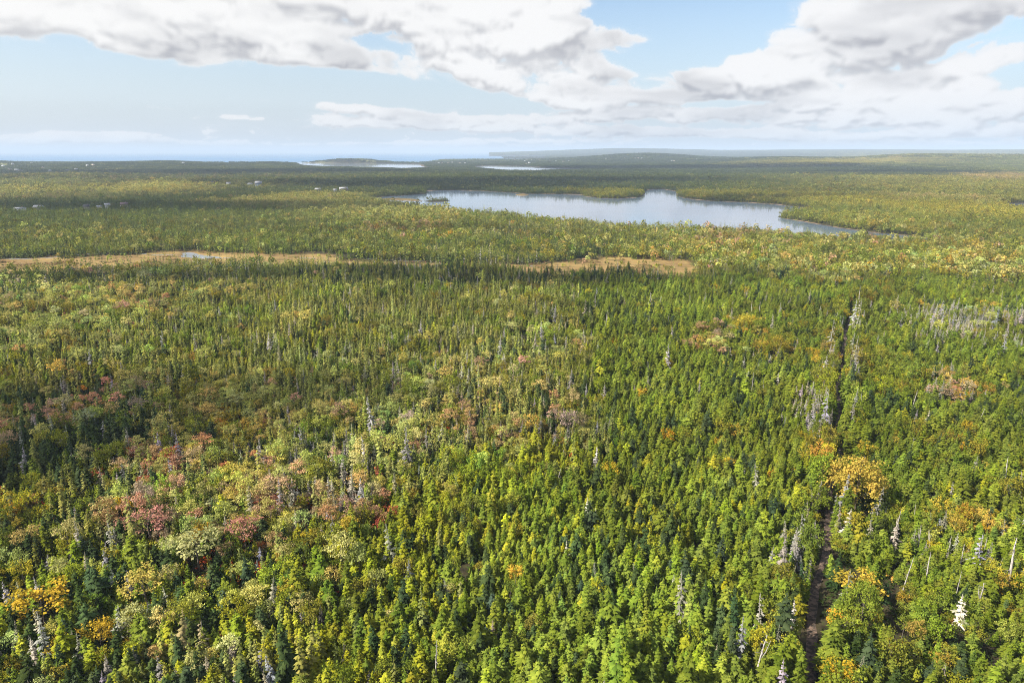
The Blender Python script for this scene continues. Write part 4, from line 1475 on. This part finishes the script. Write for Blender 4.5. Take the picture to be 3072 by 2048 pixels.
def instancer(name, coll, xyz, scale, rot, idx, tint, label, cat=None):
    n = len(xyz)
    me = bpy.data.meshes.new(name)
    me.vertices.add(n)
    me.vertices.foreach_set('co', np.asarray(xyz, np.float32).ravel())
    for nm, ty, arr, fld in (('sc', 'FLOAT_VECTOR', scale, 'vector'), ('rt', 'FLOAT_VECTOR', rot, 'vector'), ('tint', 'FLOAT_VECTOR', tint, 'vector')):
        a = me.attributes.new(nm, ty, 'POINT')
        a.data.foreach_set(fld, np.asarray(arr, np.float32).ravel())
    a = me.attributes.new('ix', 'INT', 'POINT')
    a.data.foreach_set('value', np.asarray(idx, np.int32))
    o = link(name, me)
    ng = bpy.data.node_groups.new(name, 'GeometryNodeTree')
    ng.interface.new_socket('Geometry', in_out='INPUT', socket_type='NodeSocketGeometry')
    ng.interface.new_socket('Geometry', in_out='OUTPUT', socket_type='NodeSocketGeometry')
    gi, go = ng.nodes.new('NodeGroupInput'), ng.nodes.new('NodeGroupOutput')
    ci = ng.nodes.new('GeometryNodeCollectionInfo')
    ci.inputs['Collection'].default_value = coll
    ci.inputs['Separate Children'].default_value = True
    ci.inputs['Reset Children'].default_value = True
    ip = ng.nodes.new('GeometryNodeInstanceOnPoints')
    ip.inputs['Pick Instance'].default_value = True

    def na(nm, ty):
        nd = ng.nodes.new('GeometryNodeInputNamedAttribute')
        nd.data_type = ty
        nd.inputs['Name'].default_value = nm
        return nd.outputs['Attribute']
    e2r = ng.nodes.new('FunctionNodeEulerToRotation')
    L = ng.links.new
    L(gi.outputs[0], ip.inputs['Points'])
    L(ci.outputs[0], ip.inputs['Instance'])
    L(na('ix', 'INT'), ip.inputs['Instance Index'])
    L(na('rt', 'FLOAT_VECTOR'), e2r.inputs[0])
    L(e2r.outputs[0], ip.inputs['Rotation'])
    L(na('sc', 'FLOAT_VECTOR'), ip.inputs['Scale'])
    L(ip.outputs[0], go.inputs[0])
    md = o.modifiers.new('scatter', 'NODES')
    md.node_group = ng
    tag(o, label, cat, None, 'stuff')
    return o


near_meshes, near_off = [], {}
for k in KINDS:
    near_off[k] = len(near_meshes)
    near_meshes += [d['joined'] for d in KINDS[k]]
far_meshes, far_off = [], {}
for k in ('fir_tree', 'spruce_tree', 'birch_tree', 'maple_tree'):
    far_off[k] = len(far_meshes)
    far_meshes += FAR[k]
far_off['withered_spruce'] = far_off['spruce_tree']
far_off['bare_snag'] = len(far_meshes)
far_meshes += [d['joined'] for d in KINDS['bare_snag'][:3]]
C_NEAR = proto_collection('near_tree_shapes', near_meshes)
C_FAR = proto_collection('far_tree_shapes', far_meshes)

band = P[:, 4].astype(int)
LABEL = {'fir_tree': ('fir_wood', 'close set green firs filling the evergreen stand'), 'spruce_tree': ('spruce_wood', 'slim olive spruces massed across the wood'),
         'birch_tree': ('birch_wood', 'birches in green and gold scattered through the wood'), 'maple_tree': ('maple_wood', 'pale and rosy maples massed in the mixed wood'),
         'withered_spruce': ('dead_spruce_wood', 'grey lichened dead spruces scattered in the wood'), 'bare_snag': ('dead_trunks', 'bare bleached trunks standing scattered in the wood')}
for kind, (nm, lb) in LABEL.items():
    for near in (True, False):
        m = alive & (kind_idx == kind) & ((band <= 1) if near else (band > 1))
        if not m.any():
            continue
        v = VAR[m] % (len(KINDS[kind]) if near else 3)
        idx = (near_off if near else far_off)[kind] + v
        xyz = np.stack((P[m, 0], P[m, 1], ZZ[m]), 1)
        sc = np.stack((SX[m], SX[m], SZ[m]), 1)
        rt = np.stack((TILT[m, 0], TILT[m, 1], ROT[m]), 1)
        instancer(nm if near else 'distant_' + nm, C_NEAR if near else C_FAR, xyz, sc, rt, idx, TN[m], lb if near else lb.replace('the wood', 'the distant woods').replace('the evergreen stand', 'the distant hills').replace('the mixed wood', 'the distant woods'), 'wood')

# far woodland, one clump of crowns at a time
C_CLUMP = proto_collection('clump_shapes', CLUMP)
for (r0, r1, s, nm, lb) in ((2500, 5200, 9.5, 'hill_forest', 'blue green forest covering the hills beyond the lake'), (5200, 16000, 34, 'horizon_forest', 'hazy forest on the farthest hills')):
    x, y = grid_points(r0, r1, s, math.radians(39.5))
    z = terrain(x.copy(), y.copy())
    m = (z > .8) & clear_mask(x, y)
    x, y, z = x[m], y[m], z[m]
    Wt = weights_at(x, y)
    Wt[:, CI['X']] = 0
    for c in range(len(CL)):
        Wt[:, c] *= np.exp(2.0 * (vnoise(x, y, 30 + s, 40 + c) - .5))
    cs = np.cumsum(Wt, 1)
    cls = (RNG.random(len(x))[:, None] * cs[:, -1:] > cs).sum(1)
    avg = (Wt / cs[:, -1:]) @ np.array([TINT[c] for c in CL])
    t = tints(cls, x, y, avg)
    k = s / 10.5
    n = len(x)
    sx = RNG.uniform(.9, 1.25, n) * k
    sz = RNG.uniform(.6, 1.0, n) * min(k, 1.5)
    instancer(nm, C_CLUMP, np.stack((x, y, z - .3), 1), np.stack((sx, sx, sz), 1), np.stack((np.zeros(n), np.zeros(n), RNG.uniform(0, 6.28, n)), 1), RNG.integers(0, 4, n), t, lb, 'forest')

# ------------------------------------------------------------------ undergrowth
x, y = grid_points(45, 420, 2.6, TH)
m = dist_poly(x, y, TRACK, closed=False) > 1.3
x, y = x[m], y[m]
n = len(x)
th, lr = np.arctan2(x, y), np.log(np.hypot(x, y))
t = np.tile(np.array((.035, .055, .014)), (n, 1)) * np.exp(RNG.normal(0, .3, (n, 1)))
pr = np.zeros(n)
for (px, py, wx, wy, s) in [(640, 1500, 190, 70, .9), (800, 1600, 380, 200, .45), (1100, 1500, 330, 110, .5), (1350, 1280, 380, 110, .5), (500, 1440, 300, 100, .4), (1050, 1850, 130, 90, .4), (900, 1250, 400, 80, .25), (350, 1000, 400, 80, .3)]:
    a, b = polar(px, py)
    pr = np.maximum(pr, s * np.exp(-((th - a) / (polar(px + wx, py)[0] - a)) ** 2 - ((lr - b) / (polar(px, py + wy)[1] - b)) ** 2))
pick = RNG.random(n) < pr * (.5 + vnoise(x, y, 6, 8))
t[pick] = np.array((.42, .085, .025)) * np.exp(RNG.normal(0, .25, (int(pick.sum()), 1)))
pk2 = (~pick) & (RNG.random(n) < pr * .9 + .03)
t[pk2] = np.array((.36, .20, .04)) * np.exp(RNG.normal(0, .25, (int(pk2.sum()), 1)))
sx = RNG.uniform(.6, 1.3, n) * np.where(pick, 1.15, 1)
C_SHRUB = proto_collection('shrub_shapes', SHRUB)
instancer('undergrowth', C_SHRUB, np.stack((x, y, terrain(x.copy(), y.copy()) - .1), 1), np.stack((sx, sx, sx * np.where(pick, 1.25, .9)), 1),
          np.stack((np.zeros(n), np.zeros(n), RNG.uniform(0, 6.28, n)), 1), RNG.integers(0, 3, n), t, 'low dark, red and orange shrubs under the trees', 'undergrowth')
# heath and leatherleaf on the bog
x, y = grid_points(400, 660, 2.4, TH)
d = sdf(x, y, BOG)
m = (d < 5) & (sdf(x, y, POND) > 2) & (vnoise(x, y, 13, 51) + .5 * np.clip(d / 8 + .6, 0, 1) > .66)
x, y = x[m], y[m]
n = len(x)
t = np.where(RNG.random((n, 1)) < .4, np.array([(.17, .09, .05)]), np.array([(.22, .19, .07)])) * np.exp(RNG.normal(0, .3, (n, 1)))
sx = RNG.uniform(.6, 1.2, n)
instancer('bog_shrubs', C_SHRUB, np.stack((x, y, terrain(x.copy(), y.copy()) - .1), 1), np.stack((sx, sx, sx * .7), 1),
          np.stack((np.zeros(n), np.zeros(n), RNG.uniform(0, 6.28, n)), 1), RNG.integers(0, 3, n), t, 'low brown and olive shrubs on the orange bog', 'shrubs')


def boxm(name, a, b, mat):
    x0, y0, z0 = a
    x1, y1, z1 = b
    V = [(x0, y0, z0), (x1, y0, z0), (x1, y1, z0), (x0, y1, z0), (x0, y0, z1), (x1, y0, z1), (x1, y1, z1), (x0, y1, z1)]
    F = [(0, 3, 2, 1), (4, 5, 6, 7), (0, 1, 5, 4), (1, 2, 6, 5), (2, 3, 7, 6), (3, 0, 4, 7)]
    return mesh_np(name, V, F, [mat])


def house(px, py, zg, w, d, h, rise, rot, wall, roof, label, windows=4, storeys=1, clear=0):
    w, d, h, rise = w * .8, d * .8, h * .85, rise * 1.15
    x, y = (float(v) for v in ground_at(px, py, zg))
    z = float(terrain(np.array([x]), np.array([y]))[0])
    e = link('house', None, None, (x, y, z))
    e.rotation_euler = (0, 0, rot)
    tag(e, label, 'house', 'houses among the trees')
    link('wall', boxm('wall', (-w / 2, -d / 2, -.5), (w / 2, d / 2, h), wall), e)
    V = [(-w / 2 - .4, -d / 2 - .5, h - .15), (w / 2 + .4, -d / 2 - .5, h - .15), (w / 2 + .4, d / 2 + .5, h - .15), (-w / 2 - .4, d / 2 + .5, h - .15), (-w / 2 - .4, 0, h + rise), (w / 2 + .4, 0, h + rise)]
    F = [(0, 1, 5, 4), (2, 3, 4, 5), (0, 4, 3), (1, 2, 5), (0, 3, 2, 1)]
    ro = link('roof', mesh_np('roof', V, F, [roof]), e)
    if windows:
        link('chimney', boxm('chimney', (w * .2, -.4, h), (w * .2 + .8, .4, h + rise + .9), M_ROOFR), ro)
        for s in range(storeys):
            for k in range(windows):
                wx = -w / 2 + w * (k + .5) / windows
                z0 = 1.0 + s * 2.7
                wn = link('window', boxm('window', (wx - .6, -d / 2 - .06, z0), (wx + .6, -d / 2 + .02, z0 + 1.3), M_WHITE), e)
                link('pane', boxm('pane', (wx - .48, -d / 2 - .10, z0 + .12), (wx + .48, -d / 2 - .055, z0 + 1.18), M_GLASS), wn)
    return x, y


for h_ in HOUSES:
    house(*h_)
sp_n = 0
FARH = [(38, 493, 0), (30, 508, 1), (50, 511, 0), (62, 512, 1), (10, 499, 0), (150, 512, 0), (203, 511, 1), (228, 508, 0), (262, 497, 0), (280, 495, 1), (70, 480, 0), (42, 482, 1), (95, 489, 0), (130, 503, 1),
        (1316, 489, 0), (1326, 489, 1), (1345, 489, 1), (1357, 488, 0), (1380, 490, 1), (1395, 490, 0), (1545, 481, 2), (1556, 480, 0), (1565, 481, 1), (1575, 483, 0), (1583, 482, 2), (1595, 481, 0), (1605, 481, 1),
        (1616, 481, 2), (1588, 489, 0), (1580, 491, 1), (1635, 483, 0), (1650, 483, 2), (1668, 484, 0), (1690, 485, 1), (1706, 484, 0), (1860, 462, 0), (1876, 474, 1), (1906, 476, 0), (1915, 475, 1), (1925, 476, 0),
        (2015, 483, 0), (2022, 483, 1), (2090, 479, 0), (1818, 477, 0), (1945, 473, 1), (2545, 461, 0), (2562, 460, 1), (550, 489, 0), (1538, 478, 2), (1725, 482, 1)]
WHERE = ['from the left on the left hill', 'from the left behind the lagoons', 'from the left in the seaside village', 'from the left on the wooded hill', 'from the left on the right skyline']
cnt = {}
ORD = ['first', 'second', 'third', 'fourth', 'fifth', 'sixth', 'seventh', 'eighth', 'ninth', 'tenth', 'eleventh', 'twelfth', 'thirteenth', 'fourteenth', 'fifteenth', 'sixteenth', 'seventeenth', 'eighteenth', 'nineteenth', 'twentieth']
for (px, py, c) in sorted(FARH):
    # walk outwards along the line of sight until the land is met
    u = (px - 1536) / 2048.0
    v = (1024 - py) / 2048.0
    f = math.cos(PITCH) + v * math.sin(PITCH)
    dz = -math.sin(PITCH) + v * math.cos(PITCH)
    ts = np.geomspace(1500, 16000, 900)
    hz = terrain(u * ts, f * ts)
    hit = np.nonzero((CAM_Z + dz * ts < hz + 5) & (hz > .5))[0]
    if len(hit) == 0:
        continue
    t_ = ts[hit[0]]
    x, y, z = u * t_, f * t_, float(hz[hit[0]])
    k = t_ / 4500
    wcol = (M_WHITE, M_CREAM, M_ROOFR)[c]
    e = link('house', None, None, (x, y, z))
    e.rotation_euler = (0, 0, random.uniform(-.6, .6))
    wi = 0 if px < 600 else 1 if px < 1500 else 2 if px < 1740 else 3 if px < 2300 else 4
    key = (c, wi)
    q = cnt.get(key, 0)
    cnt[key] = q + 1
    tag(e, f'tiny {("white", "cream", "red brown")[c]} house, {ORD[q]} such {WHERE[wi]}', 'house', 'far away houses')
    w, d, h = random.uniform(10, 15), 9, random.uniform(6, 8.5)
    link('wall', boxm('wall', (-w / 2, -d / 2, -.5), (w / 2, d / 2, h), wcol), e)
    V = [(-w / 2 - .4, -d / 2 - .5, h - .1), (w / 2 + .4, -d / 2 - .5, h - .1), (w / 2 + .4, d / 2 + .5, h - .1), (-w / 2 - .4, d / 2 + .5, h - .1), (-w / 2 - .4, 0, h + 3), (w / 2 + .4, 0, h + 3)]
    link('roof', mesh_np('roof', V, [(0, 1, 5, 4), (2, 3, 4, 5), (0, 4, 3), (1, 2, 5), (0, 3, 2, 1)], [(M_ROOFP, M_ROOF, M_ROOFR)[c]]), e)


# ------------------------------------------------------------------ low clouds overhead, whose shadows drift over the woods
def cloud_bank():
    m = bpy.data.materials.new('cloud')
    m.use_nodes = True
    t = m.node_tree
    for n_ in list(t.nodes):
        t.nodes.remove(n_)
    N = NT(t)
    out = N.n('ShaderNodeOutputMaterial')
    v = N.n('ShaderNodeVolumePrincipled')
    v.inputs['Color'].default_value = (.98, .98, 1.0, 1)
    v.inputs['Density'].default_value = .0115
    v.inputs['Anisotropy'].default_value = .3
    N.put(out.inputs['Volume'], v.outputs[0])
    ALT = 1350.0
    k = ALT / SUN_DIR.z
    ox, oy = SUN_DIR.x * k, SUN_DIR.y * k
    rg2 = np.random.default_rng(5)
    # (px, py) of the middle of each shadow, half width across and along the view (m)
    for (px, py, a, b, th_) in CLOUD_SHADOWS:
        cx, cy = (float(q) for q in ground_at(px, py, 1))
        bm = bmesh.new()
        bmesh.ops.create_icosphere(bm, subdivisions=4, radius=1.0)
        s1, s2 = rg2.uniform(0, 50, 2)
        for vt in bm.verts:
            c = vt.co
            n1 = float(vnoise(c.x * 1.0 + 9 + s1, c.y + 9 + s2 + c.z, .55, 3)) - .5
            n2 = float(vnoise(c.x + 5 + s2, c.y + 5 + s1 + c.z, .22, 4)) - .5
            f = 1 + .55 * n1 + .28 * n2
            vt.co = Vector((c.x * a * f, c.y * b * f, c.z * th_ * (.55 if c.z < 0 else 1.0) * f))
        me = bpy.data.meshes.new('cloud')
        bm.to_mesh(me)
        bm.free()
        me.materials.append(m)
        tag(link('cloud', me, None, (cx + ox, cy + oy, ALT)), kind='structure')


CLOUD_SHADOWS = [(180, 1290, 62, 32, 80), (50, 1420, 36, 14, 80), (1000, 842, 330, 30, 48), (250, 850, 130, 18, 48), (1560, 862, 110, 20, 45),
                 (500, 628, 420, 80, 75), (1200, 560, 420, 170, 110), (1700, 545, 500, 180, 115), (350, 520, 700, 330, 100), (2050, 505, 900, 420, 120), (900, 515, 600, 300, 100), (2650, 519, 520, 90, 75), (1300, 700, 150, 26, 60), (2350, 600, 160, 30, 70)]
cloud_bank()


# ------------------------------------------------------------------ air
def haze_box():
    m = bpy.data.materials.new('haze')
    m.use_nodes = True
    t = m.node_tree
    for n_ in list(t.nodes):
        t.nodes.remove(n_)
    N = NT(t)
    out = N.n('ShaderNodeOutputMaterial')
    v = N.n('ShaderNodeVolumePrincipled')
    v.inputs['Color'].default_value = (.66, .81, 1.0, 1)
    v.inputs['Density'].default_value = HAZE
    v.inputs['Anisotropy'].default_value = 0.0
    N.put(out.inputs['Volume'], v.outputs[0])
    R = 95000
    me = boxm('haze', (-R, -R, -6.0), (R, R, 260.0), m)
    return tag(link('haze', me), 'thin pale blue air over the land and sea', 'haze', None, 'stuff')


HAZE = 7.5e-5
haze_box()
print('TREES', nP, 'tris', sum(len(m.polygons) for m in bpy.data.meshes))
